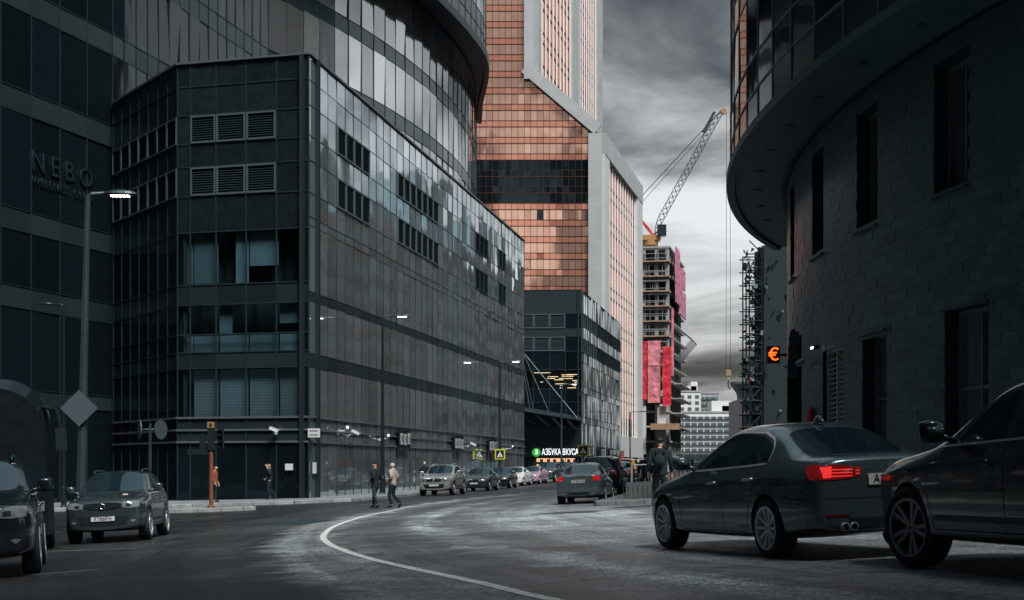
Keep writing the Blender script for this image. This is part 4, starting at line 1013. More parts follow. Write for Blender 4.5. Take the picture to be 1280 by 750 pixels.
def car_shell(spec, sc, lvl=3):
    st = spec['st']; v = []; f = []; mi = []; n = len(st); idx = {}
    for i, (x, pts) in enumerate(st):
        for j, p in enumerate(pts):
            for sd in (1, -1):
                if p[0] == 0 and sd == -1: idx[i, j, -1] = idx[i, j, 1]; continue
                idx[i, j, sd] = len(v); v.append(((p[2] if len(p) > 2 else x)*sc[0], p[0]*sd*sc[1], p[1]*sc[2]))
    crease = set()
    for sd in (1, -1):
        for i in range(n-1):
            for j in range(9):
                q = [idx[i, j, sd], idx[i, j+1, sd], idx[i+1, j+1, sd], idx[i+1, j, sd]]
                if sd == -1: q.reverse()
                f.append(q); nm = spec['glass'].get((i, j)); m = 0
                if (i, j) in spec['pillar']: m = 2
                if nm:
                    m = GL.index(nm) if nm in GL else GL.index(nm+('L' if sd == 1 else 'R'))
                mi.append(m)
    for e_, rv in ((0, False), (n-1, True)):
        for j in range(9):
            q = [idx[e_, j, 1], idx[e_, j, -1], idx[e_, j+1, -1], idx[e_, j+1, 1]]
            q = [a for k_, a in enumerate(q) if a not in q[:k_]]
            if not rv: pass
            else: q.reverse()
            f.append(q); mi.append(0)
    me = bpy.data.meshes.new('shell'); me.from_pydata(v, [], f)
    for g_ in GL: me.materials.append(MATS['paint_black'])
    me.polygons.foreach_set('material_index', mi)
    ek = {}
    for p in me.polygons:
        for k_ in p.edge_keys: ek.setdefault(k_, set()).add(mi[p.index])
    at_ = me.attributes.new('crease_edge', 'FLOAT', 'EDGE')
    sh = set()
    for i in range(n-1):
        for sd in (1, -1):
            sh.add(tuple(sorted((idx[i, 4, sd], idx[i+1, 4, sd])))); sh.add(tuple(sorted((idx[i, 2, sd], idx[i+1, 2, sd]))))
    for ed in me.edges:
        k_ = tuple(sorted(ed.vertices)); c_ = 0
        if len(ek.get(ed.key, {0})) > 1: c_ = .85
        elif k_ in sh: c_ = .45
        at_.data[ed.index].value = c_
    bm = bmesh.new(); bm.from_mesh(me); bmesh.ops.recalc_face_normals(bm, faces=bm.faces); bm.to_mesh(me); bm.free()
    o = bpy.data.objects.new('shell', me); C.objects.link(o)
    ss = o.modifiers.new('s', 'SUBSURF'); ss.levels = lvl; ss.render_levels = lvl
    cu = MB(); wr = spec['wr']
    for ax in spec['ax']:
        for sd in (1, -1):
            q = Matrix.Translation((ax*sc[0], sd*1.0*sc[1], wr*spec.get('wz', 1))) @ Matrix.Rotation(R(90), 4, 'X')
            cu.lathe([(wr+.045, -.38), (wr+.045, .38)], 40, M=q)
    cm = cu.mesh('cut', ['paint_black']*9); cm.polygons.foreach_set('material_index', [1]*len(cm.polygons))
    bm = bmesh.new(); bm.from_mesh(cm); bmesh.ops.recalc_face_normals(bm, faces=bm.faces); bm.to_mesh(cm); bm.free()
    co = bpy.data.objects.new('cut', cm); C.objects.link(co)
    b = o.modifiers.new('b', 'BOOLEAN'); b.object = co; b.operation = 'DIFFERENCE'; b.solver = 'EXACT'
    dg = bpy.context.evaluated_depsgraph_get(); res = bpy.data.meshes.new_from_object(o.evaluated_get(dg))
    bpy.data.objects.remove(o); bpy.data.objects.remove(co)
    bvh = BVHTree.FromPolygons([x.co for x in res.vertices], [tuple(p.vertices) for p in res.polygons])
    parts = {}
    for k_, nm in enumerate(GL):
        bm = bmesh.new(); bm.from_mesh(res)
        bmesh.ops.delete(bm, geom=[fc for fc in bm.faces if fc.material_index != k_], context='FACES')
        for fc in bm.faces: fc.material_index = 0; fc.smooth = nm != 'arch'
        if len(bm.faces):
            m2 = bpy.data.meshes.new(nm); bm.to_mesh(m2); m2.materials.clear(); parts[nm] = m2
        bm.free()
    return parts, bvh
def resamp(pl, n):
    d = [0]
    for a, b in zip(pl[:-1], pl[1:]): d.append(d[-1]+math.hypot(b[0]-a[0], b[1]-a[1]))
    o = []
    for k_ in range(n):
        t = d[-1]*k_/(n-1); i = 0
        while i < len(d)-2 and d[i+1] < t: i += 1
        u = (t-d[i])/max(d[i+1]-d[i], 1e-6); o.append((pl[i][0]+(pl[i+1][0]-pl[i][0])*u, pl[i][1]+(pl[i+1][1]-pl[i][1])*u))
    return o
def proj(bvh, view, a, b, off):
    if view == 'L': o, d = Vector((a, 3, b)), Vector((0, -1, 0))
    elif view == 'R': o, d = Vector((a, -3, b)), Vector((0, 1, 0))
    elif view == 'F': o, d = Vector((5, a, b)), Vector((-1, 0, 0))
    else: o, d = Vector((-5, a, b)), Vector((1, 0, 0))
    h = bvh.ray_cast(o, d)
    if h[0] is None: return None
    return h[0]-d*off
def patch(bvh, view, top, bot, off=.006, nc=12, nr=5, th=.0):
    t_, b_ = resamp(top, nc), resamp(bot, nc); s = MB(); g_ = []
    for r_ in range(nr):
        for c_ in range(nc):
            u = r_/(nr-1); p = proj(bvh, view, t_[c_][0]*(1-u)+b_[c_][0]*u, t_[c_][1]*(1-u)+b_[c_][1]*u, off)
            if p is None: return None
            g_.append(p)
    s.add(g_, [(r_*nc+c_, r_*nc+c_+1, (r_+1)*nc+c_+1, (r_+1)*nc+c_) for r_ in range(nr-1) for c_ in range(nc-1)])
    back = {'L': (0, -.03, 0), 'R': (0, .03, 0), 'F': (-.03, 0, 0), 'B': (.03, 0, 0)}[view]     # skirt so the piece has thickness
    ring = [c_ for c_ in range(nc)]+[r_*nc+nc-1 for r_ in range(1, nr)]+[(nr-1)*nc+c_ for c_ in range(nc-2, -1, -1)]+[r_*nc for r_ in range(nr-2, 0, -1)]
    o = len(s.v); n = len(ring)
    vs_ = [Vector(g_[i]) for i in ring]+[Vector(g_[i])+Vector(back) for i in ring]
    s.add(vs_, [(i, (i+1) % n, n+(i+1) % n, n+i) for i in range(n)])
    return s
def seam(bvh, view, pl, w_=.009, off=.002):
    pts = resamp(pl, max(4, int(sum(math.hypot(b[0]-a[0], b[1]-a[1]) for a, b in zip(pl[:-1], pl[1:]))/.06)+2)); s = MB(); vs_ = []
    for i, p in enumerate(pts):
        a = pts[max(i-1, 0)]; b = pts[min(i+1, len(pts)-1)]; dx, dz = b[0]-a[0], b[1]-a[1]; l = math.hypot(dx, dz) or 1
        for k_ in (-.5, .5):
            q = proj(bvh, view, p[0]-dz/l*w_*k_, p[1]+dx/l*w_*k_, off)
            if q is None: return None
            vs_.append(q)
    s.add(vs_, [(2*i, 2*i+1, 2*i+3, 2*i+2) for i in range(len(pts)-1)]); return s
def wheel_meshes(r, w_, style, m):
    t = MB(); q = Matrix.Rotation(R(90), 4, 'X')
    t.lathe([(r*.70, -w_/2), (r*.93, -w_/2), (r*.985, -w_*.4), (r, -w_*.25), (r, w_*.25), (r*.985, w_*.4), (r*.93, w_/2), (r*.70, w_/2), (r*.68, w_*.3), (r*.68, -w_*.3)], 40, M=q, close=False)
    n = t
    rim = MB(); o = -w_/2      # outer face towards -y in wheel space before mirroring; use +z of lathe
    rim.lathe([(r*.70, w_/2+.004), (r*.735, w_/2-.002), (r*.72, w_/2+.012), (r*.66, w_/2+.004), (r*.64, w_*.1), (r*.62, -w_*.3)], 40, M=q, close=False)
    rim.lathe([(r*.62, -w_*.02), (.02, -w_*.02)], 24, M=q, mi=1, close=False)
    rim.lathe([(.02, w_*.42), (r*.13, w_*.42), (r*.17, w_*.33), (r*.17, 0)], 20, M=q, close=False)
    ang = []
    if style == 'multi': ang = [(k_*36, .036) for k_ in range(10)]
    elif style == 'double': ang = [(k_*72+e_*11, .042) for k_ in range(5) for e_ in (-1, 1)]
    else: ang = [(k_*60, .085) for k_ in range(6)]
    for a, wd in ang:
        M = q @ Matrix.Rotation(R(a), 4, 'Z')
        c0, c1 = r*.12, r*.67; z0, z1 = w_*.38, w_*.47
        rim.add([M @ Vector(p) for p in ((c0, -wd*.34*r/.335, z0), (c0, wd*.34*r/.335, z0), (c1, wd*.5, z1), (c1, -wd*.5, z1), (c0, -wd*.5, z0-.07), (c0, wd*.5, z0-.07), (c1, wd*.75, z1-.09), (c1, -wd*.75, z1-.09))], [(0, 3, 2, 1), (0, 1, 5, 4), (1, 2, 6, 5), (3, 0, 4, 7), (2, 3, 7, 6)])
    return t.mesh('wheel', 'rubber', True), rim.mesh('rim', [m, 'metal_dark'])
KINDS = {}
def car_kind(key, spec, sc, rim='multi', rimm='rim', wr=None, feats=None, lvl=3):
    sp_ = dict(spec)
    if wr: sp_['wr'] = wr
    parts, bvh = car_shell(sp_, sc, lvl)
    KINDS[key] = (sp_, sc, parts, bvh, wheel_meshes(sp_['wr'], .24, rim, rimm), {})
def ring_(pl, w_): return pl
def place_M(x, y, hd, zoff=0):
    """car matrix: forward along heading hd (deg, 0 = away from camera +Y, positive = turning right), sitting on the sloping road"""
    up = gn(x, y); f = Vector((math.sin(R(hd)), math.cos(R(hd)), 0)); f = (f-up*f.dot(up)).normalized(); l = up.cross(f)
    M = Matrix.Identity(4); M.col[0][:3] = f; M.col[1][:3] = l; M.col[2][:3] = up; M.col[3][:3] = (x, y, gz(x, y)+zoff)
    return M
PLATE = {}
def car(name, label, key, x, y, hd, pnt, group=None, tail='lamp_red', grille='wide', plate='', steer=0, glass='car_glass', rails=False, cladding=False, seams=True, brake=None):
    spec, sc, parts, bvh, (wm, rm), cache = KINDS[key]
    t = thing(name, label, 'car', M=place_M(x, y, hd), group=group)
    sx, sy, sz = sc; suv = spec['st'] is SUV['st']
    def P(nm, mesh, m, parent=t):
        k_ = (nm, id(mesh), m)
        if k_ not in cache:
            mm = mesh.copy(); mm.materials.clear(); mm.materials.append(MATS[m]); mm.name = nm; cache[k_] = mm
        return link(nm, cache[k_], parent)
    body = P('body', parts['paint'], pnt)
    for k_ in ('arch', 'pillar'):
        if k_ in parts:
            if (k_, 'l') not in cache: cache[k_, 'l'] = loose(parts[k_])
            for q in cache[k_, 'l']: P('wheel_arch' if k_ == 'arch' else 'pillar', q, 'black_plastic')
    for k_ in GL[3:]:
        if k_ in parts: P(k_.rstrip('LR'), parts[k_], glass)
    def F(nm, key2, make, m, parent=None, smooth=True):
        k_ = ('f', key2, m)
        if k_ not in cache:
            s = make(); cache[k_] = s.mesh(nm, m, smooth) if s else None
        if cache[k_]: return link(nm, cache[k_], parent or t)
    S = lambda pl, view: [((p[0]*(sx if view in 'LR' else sy)), p[1]*sz) for p in pl]
    def pf(nm, key2, view, top, bot, m, off=.006, nc=12, nr=5, parent=None): return F(nm, key2, lambda: patch(bvh, view, S(top, view), S(bot, view), off, nc, nr), m, parent)
    def sm(key2, view, pl, m='seam', w_=.010, off=.002, nm='panel_seam', parent=None): return F(nm, key2, lambda: seam(bvh, view, S(pl, view), w_, off), m, parent)
    belt, top_ = (.95, 1.34) if not suv else (1.09, 1.54)
    for v in 'LR':
        if seams:
            if not suv:
                sm('s1'+v, v, [(.90, .90), (.93, .6), (.88, .26)]); sm('s2'+v, v, [(-.38, .94), (-.36, .6), (-.36, .26)]); sm('s3'+v, v, [(-1.22, .93), (-1.18, .72), (-1.02, .42), (-.98, .26)]); sm('s4'+v, v, [(.88, .27), (-.98, .27)])
                sm('s5'+v, v, [(2.1, .56), (1.86, .60)]); sm('s6'+v, v, [(-2.42, .60), (-1.88, .64)])
                sm('t1'+v, v, [(.78, .945), (.1, .955), (-.9, .977), (-1.40, .995)], 'trim_bright', .022, .006, 'window_trim')
                sm('t2'+v, v, [(.72, .975), (.3, 1.18), (-.04, 1.325), (-.45, 1.36), (-1.0, 1.335), (-1.25, 1.26), (-1.38, 1.16), (-1.43, 1.02)], 'trim_bright' if key == 'saloon' else 'black_plastic', .020, .004, 'window_trim')
                sm('t3'+v, v, [(-1.02, .985), (-.98, 1.31)], 'black_plastic', .03, .004, 'window_divider')
                hs = ((.02, .80), (-.98, .83))
                sm('c1'+v, v, [(1.6, .735), (.8, .80), (-.5, .82), (-1.9, .84)], pnt, .016, .007, 'shoulder_crease')
                sm('c2'+v, v, [(.9, .33), (-.9, .33)], pnt, .03, .010, 'sill_crease')
            else:
                sm('s1'+v, v, [(.93, 1.04), (.96, .7), (.86, .36)]); sm('s2'+v, v, [(-.29, 1.08), (-.29, .36)]); sm('s3'+v, v, [(-1.12, 1.08), (-1.08, .85), (-.86, .55), (-.84, .36)]); sm('s4'+v, v, [(.86, .37), (-.84, .37)])
                sm('t1'+v, v, [(.82, 1.085), (.2, 1.095), (-1.0, 1.12), (-1.58, 1.16)], 'trim_bright', .02, .006, 'window_trim')
                sm('t3'+v, v, [(-1.06, 1.13), (-1.02, 1.52)], 'black_plastic', .05, .004, 'window_divider')
                hs = ((.12, .93), (-.82, .95))
                sm('c1'+v, v, [(1.5, .86), (.8, .93), (-1.7, .955)], pnt, .02, .008, 'shoulder_crease')
                sm('c3'+v, v, [(.84, .47), (-.8, .47)], 'metal_dark', .05, .012, 'side_moulding')
            for h_ in hs: pf('door_handle', 'h%s%s' % (h_, v), v, [(h_[0]+.02, h_[1]+.02), (h_[0]-.20, h_[1]+.022)], [(h_[0]+.02, h_[1]-.012), (h_[0]-.20, h_[1]-.010)], pnt if suv else 'trim_bright', .028, 6, 3)
        # mirrors
        sd = 1 if v == 'L' else -1
        def mk():
            s = MB(); cx_, cz_ = (.60*sx, 1.0*sz) if not suv else (.64*sx, 1.17*sz); yb = .87*sy
            s.tube([(cx_, sd*(yb-.06), cz_-.04), (cx_-.02, sd*(yb+.06), cz_)], .03, 8)
            Q = Matrix.Translation((cx_-.03, sd*(yb+.15), cz_+.045)) @ Matrix.Diagonal((.075, .115, .08*(1.25 if suv else 1), 1))
            s.lathe([(.03, -1), (.62, -.98), (.88, -.88), (1, -.55), (1.02, .3), (.95, .75), (.72, .95), (.03, 1)], 18, M=Q); return s
        mr_ = F('mirror', 'mir'+v, mk, pnt)
        def mk2():
            s = MB(); cx_, cz_ = (.60*sx, 1.0*sz) if not suv else (.64*sx, 1.17*sz)
            s.box((cx_-.098, sd*(.87*sy+.15), cz_+.045), (.02, .15, .085)); return s
        F('mirror_glass', 'mg'+v, mk2, 'car_glass_pale', mr_)
        # lamps
        if not suv:
            pf('headlight', 'hl'+v, 'F', [(sd*.30, .70), (sd*.60, .74), (sd*.78, .745)], [(sd*.33, .60), (sd*.6, .60), (sd*.80, .63)], 'lamp_clear', .008)
            bm_ = brake or tail
            if key == 'saloon':
                o = pf('tail_light', 'tl'+v+bm_, 'B', [(sd*.42, 0.925), (sd*.60, 0.955), (sd*.80, 0.940)], [(sd*.42, 0.825), (sd*.60, 0.805), (sd*.80, 0.805)], bm_, .010)
                pf('tail_light_side', 'tls'+v+bm_, v, [(-2.47, 0.955), (-2.36, 0.963), (-2.27, 0.950)], [(-2.47, 0.805), (-2.40, 0.815), (-2.31, 0.880)], bm_, .010, parent=o)
                for z_ in (.835, .867, .899): pf('light_strip', 'tk%s%s' % (v, z_), 'B', [(sd*.44, z_+.007), (sd*.60, z_+.009), (sd*.76, z_+.014)], [(sd*.44, z_-.003), (sd*.60, z_-.003), (sd*.76, z_-.001)], 'lamp_red_lit', .014, 8, 2, parent=o)
                pf('light_core', 'tc'+v, 'B', [(sd*.66, 0.938), (sd*.76, 0.932)], [(sd*.68, 0.825), (sd*.76, 0.822)], 'lamp_red_lit', .013, 5, 4, parent=o)
                o = pf('boot_light', 'bl'+v+bm_, 'B', [(sd*.33, 0.920), (sd*.41, 0.928)], [(sd*.35, 0.845), (sd*.41, 0.827)], bm_, .010, 6, 4)
                for z_ in (.855, .885): pf('light_strip', 'tb%s%s' % (v, z_), 'B', [(sd*.355, z_+.006), (sd*.40, z_+.008)], [(sd*.355, z_-.003), (sd*.40, z_-.003)], 'lamp_red_lit', .014, 6, 2, parent=o)
            else:
                o = pf('tail_light', 'tl'+v+bm_, 'B', [(sd*.56, 0.970), (sd*.70, 0.980), (sd*.80, 0.960)], [(sd*.58, 0.820), (sd*.70, 0.805), (sd*.80, 0.805)], bm_, .010)
                pf('tail_light_side', 'tls'+v+bm_, v, [(-2.47, 0.960), (-2.40, 0.960)], [(-2.47, 0.805), (-2.42, 0.830)], bm_, .010, 5, 4, parent=o)
            pf('bumper_reflector', 'br'+v, 'B', [(sd*.48, .455), (sd*.74, .455)], [(sd*.48, .435), (sd*.74, .435)], 'lamp_red_dark', .006, 6, 2)
        else:
            pf('headlight', 'hl'+v, 'F', [(sd*.42, .89), (sd*.62, .935), (sd*.80, .93)], [(sd*.44, .79), (sd*.62, .775), (sd*.80, .80)], 'lamp_clear', .010)
            pf('headlight_eye', 'he'+v, 'F', [(sd*.52, .87), (sd*.62, .88)], [(sd*.52, .81), (sd*.62, .81)], 'black_plastic', .014, 5, 3)
            o = pf('tail_light', 'tl'+v+tail, 'B', [(sd*.46, 1.02), (sd*.62, 1.03), (sd*.78, 1.0)], [(sd*.46, .88), (sd*.62, .87), (sd*.78, .86)], tail, .012)
            pf('fog_light', 'fg'+v, 'F', [(sd*.60, .50), (sd*.66, .515), (sd*.72, .50)], [(sd*.60, .49), (sd*.66, .445), (sd*.72, .49)], 'lamp_clear', .008, 7, 3)
            if rails:
                def mk3():
                    s = MB(); s.tube([(.0*sx, sd*.56*sy, 1.60*sz), (-.1*sx, sd*.57*sy, 1.66*sz), (-.8*sx, sd*.56*sy, 1.68*sz), (-1.4*sx, sd*.54*sy, 1.64*sz), (-1.5*sx, sd*.54*sy, 1.58*sz)], .022, 8); return s
                F('roof_rail', 'rr'+v, mk3, 'metal_pale' if rails != 'dark' else 'metal_dark')
        if cladding:
            for k_, ax in enumerate(spec['ax']):
                def mk4(ax=ax):
                    s = MB(); rr = spec['wr']; g_ = []
                    for i in range(21):
                        a = R(-8+i*196/20)
                        for ro in (.047, .10):
                            p = proj(bvh, v, ax*sx+math.cos(a)*(rr+ro), rr+math.sin(a)*(rr+ro), .012)
                            if p is None: p = Vector((ax*sx+math.cos(a)*(rr+ro), sd*.9*sy, rr+math.sin(a)*(rr+ro)))
                            g_.append(p)
                    s.add(g_, [(2*i, 2*i+1, 2*i+3, 2*i+2) for i in range(20)]); return s
                F('arch_trim', 'at%s%d' % (v, k_), mk4, 'black_plastic')
        for k_, ax in enumerate(spec['ax']):
            wh = link('wheel', wm, t)
            wy = sd*(.905*sy-.10)
            M = Matrix.Translation((ax*sx, wy, spec['wr'])) @ Matrix.Rotation(R(180) if sd > 0 else 0, 4, 'Z')
            if k_ == 0 and steer: M = M @ Matrix.Rotation(R(steer), 4, 'Z')
            M = M @ Matrix.Rotation(R(rnd.uniform(0, 72)), 4, 'Y')
            wh.matrix_local = M; link('rim', rm, wh)
    # front
    if not suv:
        if grille == 'twin':
            for sd in (1, -1): pf('grille', 'gr%d' % sd, 'F', [(sd*.04, .70), (sd*.27, .70)], [(sd*.04, .56), (sd*.25, .56)], 'black_plastic', .008, 8, 4)
        else: pf('grille', 'gr', 'F', [(-.29, .69), (0, .70), (.29, .69)], [(-.27, .58), (0, .57), (.27, .58)], 'black_plastic', .008)
        pf('front_intake', 'fi', 'F', [(-.52, .42), (0, .43), (.52, .42)], [(-.46, .30), (0, .29), (.46, .30)], 'black_plastic', .006)
        pf('front_plate', 'fp', 'F', [(-.26, .535), (.26, .535)], [(-.26, .435), (.26, .435)], 'plate_white', .02, 6, 3)
        pl_ = pf('rear_plate', 'rp', 'B', [(-.26, .85), (.26, .85)], [(-.26, .74), (.26, .74)], 'plate_white', .022, 8, 4); pz_, pr = .71, 'B'
        pf('boot_seam', 'bs', 'B', [(-.78, .625), (0, .615), (.78, .625)], [(-.78, .617), (0, .607), (.78, .617)], 'seam', .003, 20, 2)
        pf('diffuser', 'df', 'B', [(-.50, .42), (0, .42), (.50, .42)], [(-.48, .32), (0, .32), (.48, .32)], 'black_plastic', .006)
        pf('badge', 'bd', 'B', [(-.035, .955), (.035, .955)], [(-.035, .895), (.035, .895)], 'chrome', .008, 5, 4)
        for sd in (1, -1):
            def mk5(sd=sd):
                s = MB()
                for o_ in (0, .1): s.lathe([(.036, 0), (.044, 0), (.046, .12), (.036, .12), (.034, .03)], 14, M=Matrix.Translation((-2.60*sx, sd*(.55-o_)*sy, .335*sz)) @ Matrix.Rotation(R(90), 4, 'Y'), close=False)
                return s
            F('exhaust', 'ex%d' % sd, mk5, 'rim_dark')
        if key == 'saloon':
            def mk6():
                s = MB(); s.lathe([(.055, 0), (.045, .03), (.02, .075), (.005, .085)], 12, M=Matrix.Translation((-1.1*sx, 0, 1.418*sz)) @ Matrix.Diagonal((2.2, .8, 1, 1))); return s
            F('roof_aerial', 'ra', mk6, pnt)
    else:
        if grille == 'oval':
            pf('grille_surround', 'gs', 'F', [(-.46, .86), (-.3, .90), (0, .905), (.3, .90), (.46, .86)], [(-.46, .84), (-.3, .765), (0, .745), (.3, .765), (.46, .84)], 'chrome', .008, 20, 5)
            g_ = pf('grille', 'gr', 'F', [(-.43, .86), (-.28, .887), (0, .892), (.28, .887), (.43, .86)], [(-.43, .845), (-.28, .782), (0, .762), (.28, .782), (.43, .845)], 'black_plastic', .014, 20, 5)
            def mk7():
                s = MB(); p = proj(bvh, 'F', 0, .828*sz, .02)
                for a in range(24):
                    a0, a1 = a*R(15), (a+1)*R(15); s.tube([p+Vector((0, math.cos(a0)*.055, math.sin(a0)*.055)), p+Vector((0, math.cos(a1)*.055, math.sin(a1)*.055))], .014, 6, caps=False)
                return s
            F('emblem', 'em', mk7, 'chrome', g_)
        else:
            g_ = pf('grille', 'gr', 'F', [(-.40, .90), (0, .905), (.40, .90)], [(-.36, .73), (0, .72), (.36, .73)], 'black_plastic', .010)
            for k_, z_ in enumerate((.77, .815, .86)): pf('grille_bar', 'gb%d' % k_, 'F', [(-.38, z_+.012), (.38, z_+.012)], [(-.38, z_-.010), (.38, z_-.010)], 'chrome', .018, 10, 2, parent=g_)
            pf('emblem', 'em', 'F', [(-.06, .88), (.06, .88)], [(-.06, .76), (.06, .76)], 'chrome', .026, 5, 4, parent=g_)
        pf('front_intake', 'fi', 'F', [(-.58, .60), (0, .61), (.58, .60)], [(-.50, .40), (0, .38), (.50, .40)], 'black_plastic', .006)
        pf('front_plate', 'fp', 'F', [(-.26, .60), (.26, .60)], [(-.26, .50), (.26, .50)], 'plate_white', .03, 6, 3)
        pf('rear_plate', 'rp', 'B', [(-.26, .86), (.26, .86)], [(-.26, .75), (.26, .75)], 'plate_white', .022, 8, 4)
        pf('rear_bumper', 'rb', 'B', [(-.70, .62), (0, .62), (.70, .62)], [(-.62, .46), (0, .46), (.62, .46)], 'black_plastic', .006)
        pf('tailgate_trim', 'tt', 'B', [(-.44, .925), (.44, .925)], [(-.44, .895), (.44, .895)], 'chrome', .012, 10, 2)
    if plate:
        if plate not in PLATE: PLATE[plate] = text_mesh(plate, .115, .002, 'ink', spacing=1.05)
        if suv: p = proj(bvh, 'F', 0, .55*sz, .034); q = Matrix.Translation(p) @ Matrix.Rotation(R(90), 4, 'Z') @ TXT
        else: p = proj(bvh, 'B', 0, .795*sz, .027); q = Matrix.Translation(p) @ Matrix.Rotation(R(-90), 4, 'Z') @ TXT
        link('plate_number', PLATE[plate], t, M=q)
    return t
car_kind('saloon', SEDAN, (1, 1, 1.055), 'multi', 'rim')
car_kind('small_saloon', SEDAN, (.895, .92, 1.0), 'six', 'rim_dark', wr=.31, lvl=2)
car_kind('compact_suv', SUV, (1.0, 1.0, 1.0), 'six', 'rim_dark', lvl=3)
car_kind('large_suv', SUV, (1.135, 1.08, 1.04), 'double', 'rim_dark', wr=.385, lvl=3)

car('executive_saloon', 'glossy black saloon with glowing red tail lights, multi-spoke wheels and chrome window trim', 'saloon', 3.30, 17.45, -16.2, 'paint_bmw', brake='lamp_red_lens', grille='twin', plate='А390ТК')
car('large_suv', 'black SUV with dark double-spoke wheels right behind the glossy saloon', 'large_suv', 4.95, 12.05, -9, 'paint_black', steer=12, cladding=False)
car('compact_suv', 'dark grey compact SUV with oval chrome grille parked facing the viewer by the lamp post', 'compact_suv', -9.45, 34.4, 174.5, 'paint_graphite', grille='oval', plate='Х788РК', glass='car_glass', rails='dark', cladding=True)
car('black_suv', 'black SUV half in shadow in front of the dark coach', 'large_suv', -8.06, 21.3, 163, 'paint_black', rails='dark', cladding=True)
car('grey_saloon', 'grey saloon with red tail lights and white plate parked beside the kerb corner', 'small_saloon', 2.72, 51.9, 9.5, 'paint_grey', plate='С784ХМ')
car('tall_black_suv', 'tall black SUV parked ahead of the grey saloon', 'large_suv', 4.15, 64.0, 10, 'paint_black', tail='lamp_red', rails=True)
car('black_saloon', 'black saloon with red tail light parked ahead of the tall black SUV', 'small_saloon', 5.75, 75.0, 10, 'paint_black')
row = 'cars parked along the mirrored facade'
car('silver_suv', 'silver SUV with barred chrome grille at the head of the parked row', 'compact_suv', -3.75, 77.6, 190, 'paint_silver', row, cladding=True, rails=True)
car('dark_saloon', 'dark saloon parked right behind the silver SUV', 'small_saloon', -1.95, 88.5, 190, 'paint_graphite', row)
car('dark_saloon', 'dark saloon between the silver SUV row and the white saloon', 'small_saloon', -.7, 97.5, 189, 'paint_black', row)
car('white_saloon', 'white saloon parked in the row under the yellow sign', 'small_saloon', .35, 106.8, 192, 'paint_white', row)
car('pink_saloon', 'small car with pinkish paint parked behind the white saloon', 'small_saloon', 1.75, 113.6, 194, 'paint_pink', row)
car('dark_suv', 'dark SUV parked before the lit food shop entrance', 'large_suv', 3.1, 120.5, 194, 'paint_graphite', row)
car('grey_suv', 'grey SUV last in the row by the food shop', 'compact_suv', 5.1, 130, 195, 'paint_grey', row)
car('yellow_taxi', 'bright yellow taxi beyond the railings near the copper tower base', 'compact_suv', 7.9, 97, 12, 'paint_yellow')

# ---- dark coach
t = thing('dark_coach', 'dark rounded coach standing in the shadow behind the black SUV', 'bus', M=place_M(-12.6, 34.6, 160))
def rr_ring(x, w_, z0, z1, rc_, n=6):
    o = []
    for cxs, czs, a0 in ((1, 1, 0), (-1, 1, 90), (-1, -1, 180), (1, -1, 270)):
        for k_ in range(n):
            a = R(a0+90*k_/(n-1)); rad = rc_ if czs > 0 else .12
            o.append((x, cxs*(w_-rad)+rad*math.cos(a), (z1-rad if czs > 0 else z0+rad)+rad*math.sin(a)))
    return o
s = MB(); rg_ = [rr_ring(x, w_, .35, z1, .95, 10) for x, w_, z1 in ((-6.0, 1.2, 3.6), (-5.8, 1.25, 3.68), (5.2, 1.25, 3.68), (5.8, 1.22, 3.6), (6.02, 1.1, 3.4))]
n = len(rg_[0]); s.add([p for q in rg_ for p in q], [(i*n+k_, i*n+(k_+1) % n, (i+1)*n+(k_+1) % n, (i+1)*n+k_) for i in range(4) for k_ in range(n)]+[tuple(range(n)), tuple(range(4*n, 5*n))])
s.build('body', 'paint_black', t, smooth=False)
s = MB(); s.add([(6.035, -1.0, 1.35), (6.035, 1.0, 1.35), (5.98, .85, 3.0), (5.98, -.85, 3.0), (6.0, -1.0, 1.35), (6.0, 1.0, 1.35), (5.94, .85, 3.0), (5.94, -.85, 3.0)], [(0, 1, 2, 3), (4, 7, 6, 5), (0, 4, 5, 1), (2, 6, 7, 3), (1, 5, 6, 2), (0, 3, 7, 4)]); s.build('windscreen', 'car_glass', t)
for sd in (1, -1):
    for k_ in range(5): s = MB(); s.box((-4.6+k_*2.0, sd*1.251, 2.4), (1.8, .03, 1.0)); s.build('side_window', 'car_glass', t)
    s = MB(); s.tube([(5.9, sd*1.1, 3.0), (6.3, sd*1.35, 2.9), (6.35, sd*1.4, 2.5)], .04, 6); s.box((6.35, sd*1.4, 2.3), (.12, .22, .45)); s.build('mirror', 'black_plastic', t)
    s = MB(); s.box((6.03, sd*.85, .95), (.06, .35, .2)); s.build('headlight', 'lamp_clear', t)
    for x in (4.0, -3.2):
        s = MB(); s.lathe([(.2, -.14), (.46, -.14), (.5, -.1), (.5, .1), (.46, .14), (.2, .14)], 28, M=Matrix.Translation((x, sd*1.12, .5)) @ Matrix.Rotation(R(90), 4, 'X')); s.build('wheel', 'rubber', t)
s = MB(); s.tube([(3, 0, 3.66), (3, 0, 4.3)], .015, 5); s.build('aerial', 'metal_grey', t)

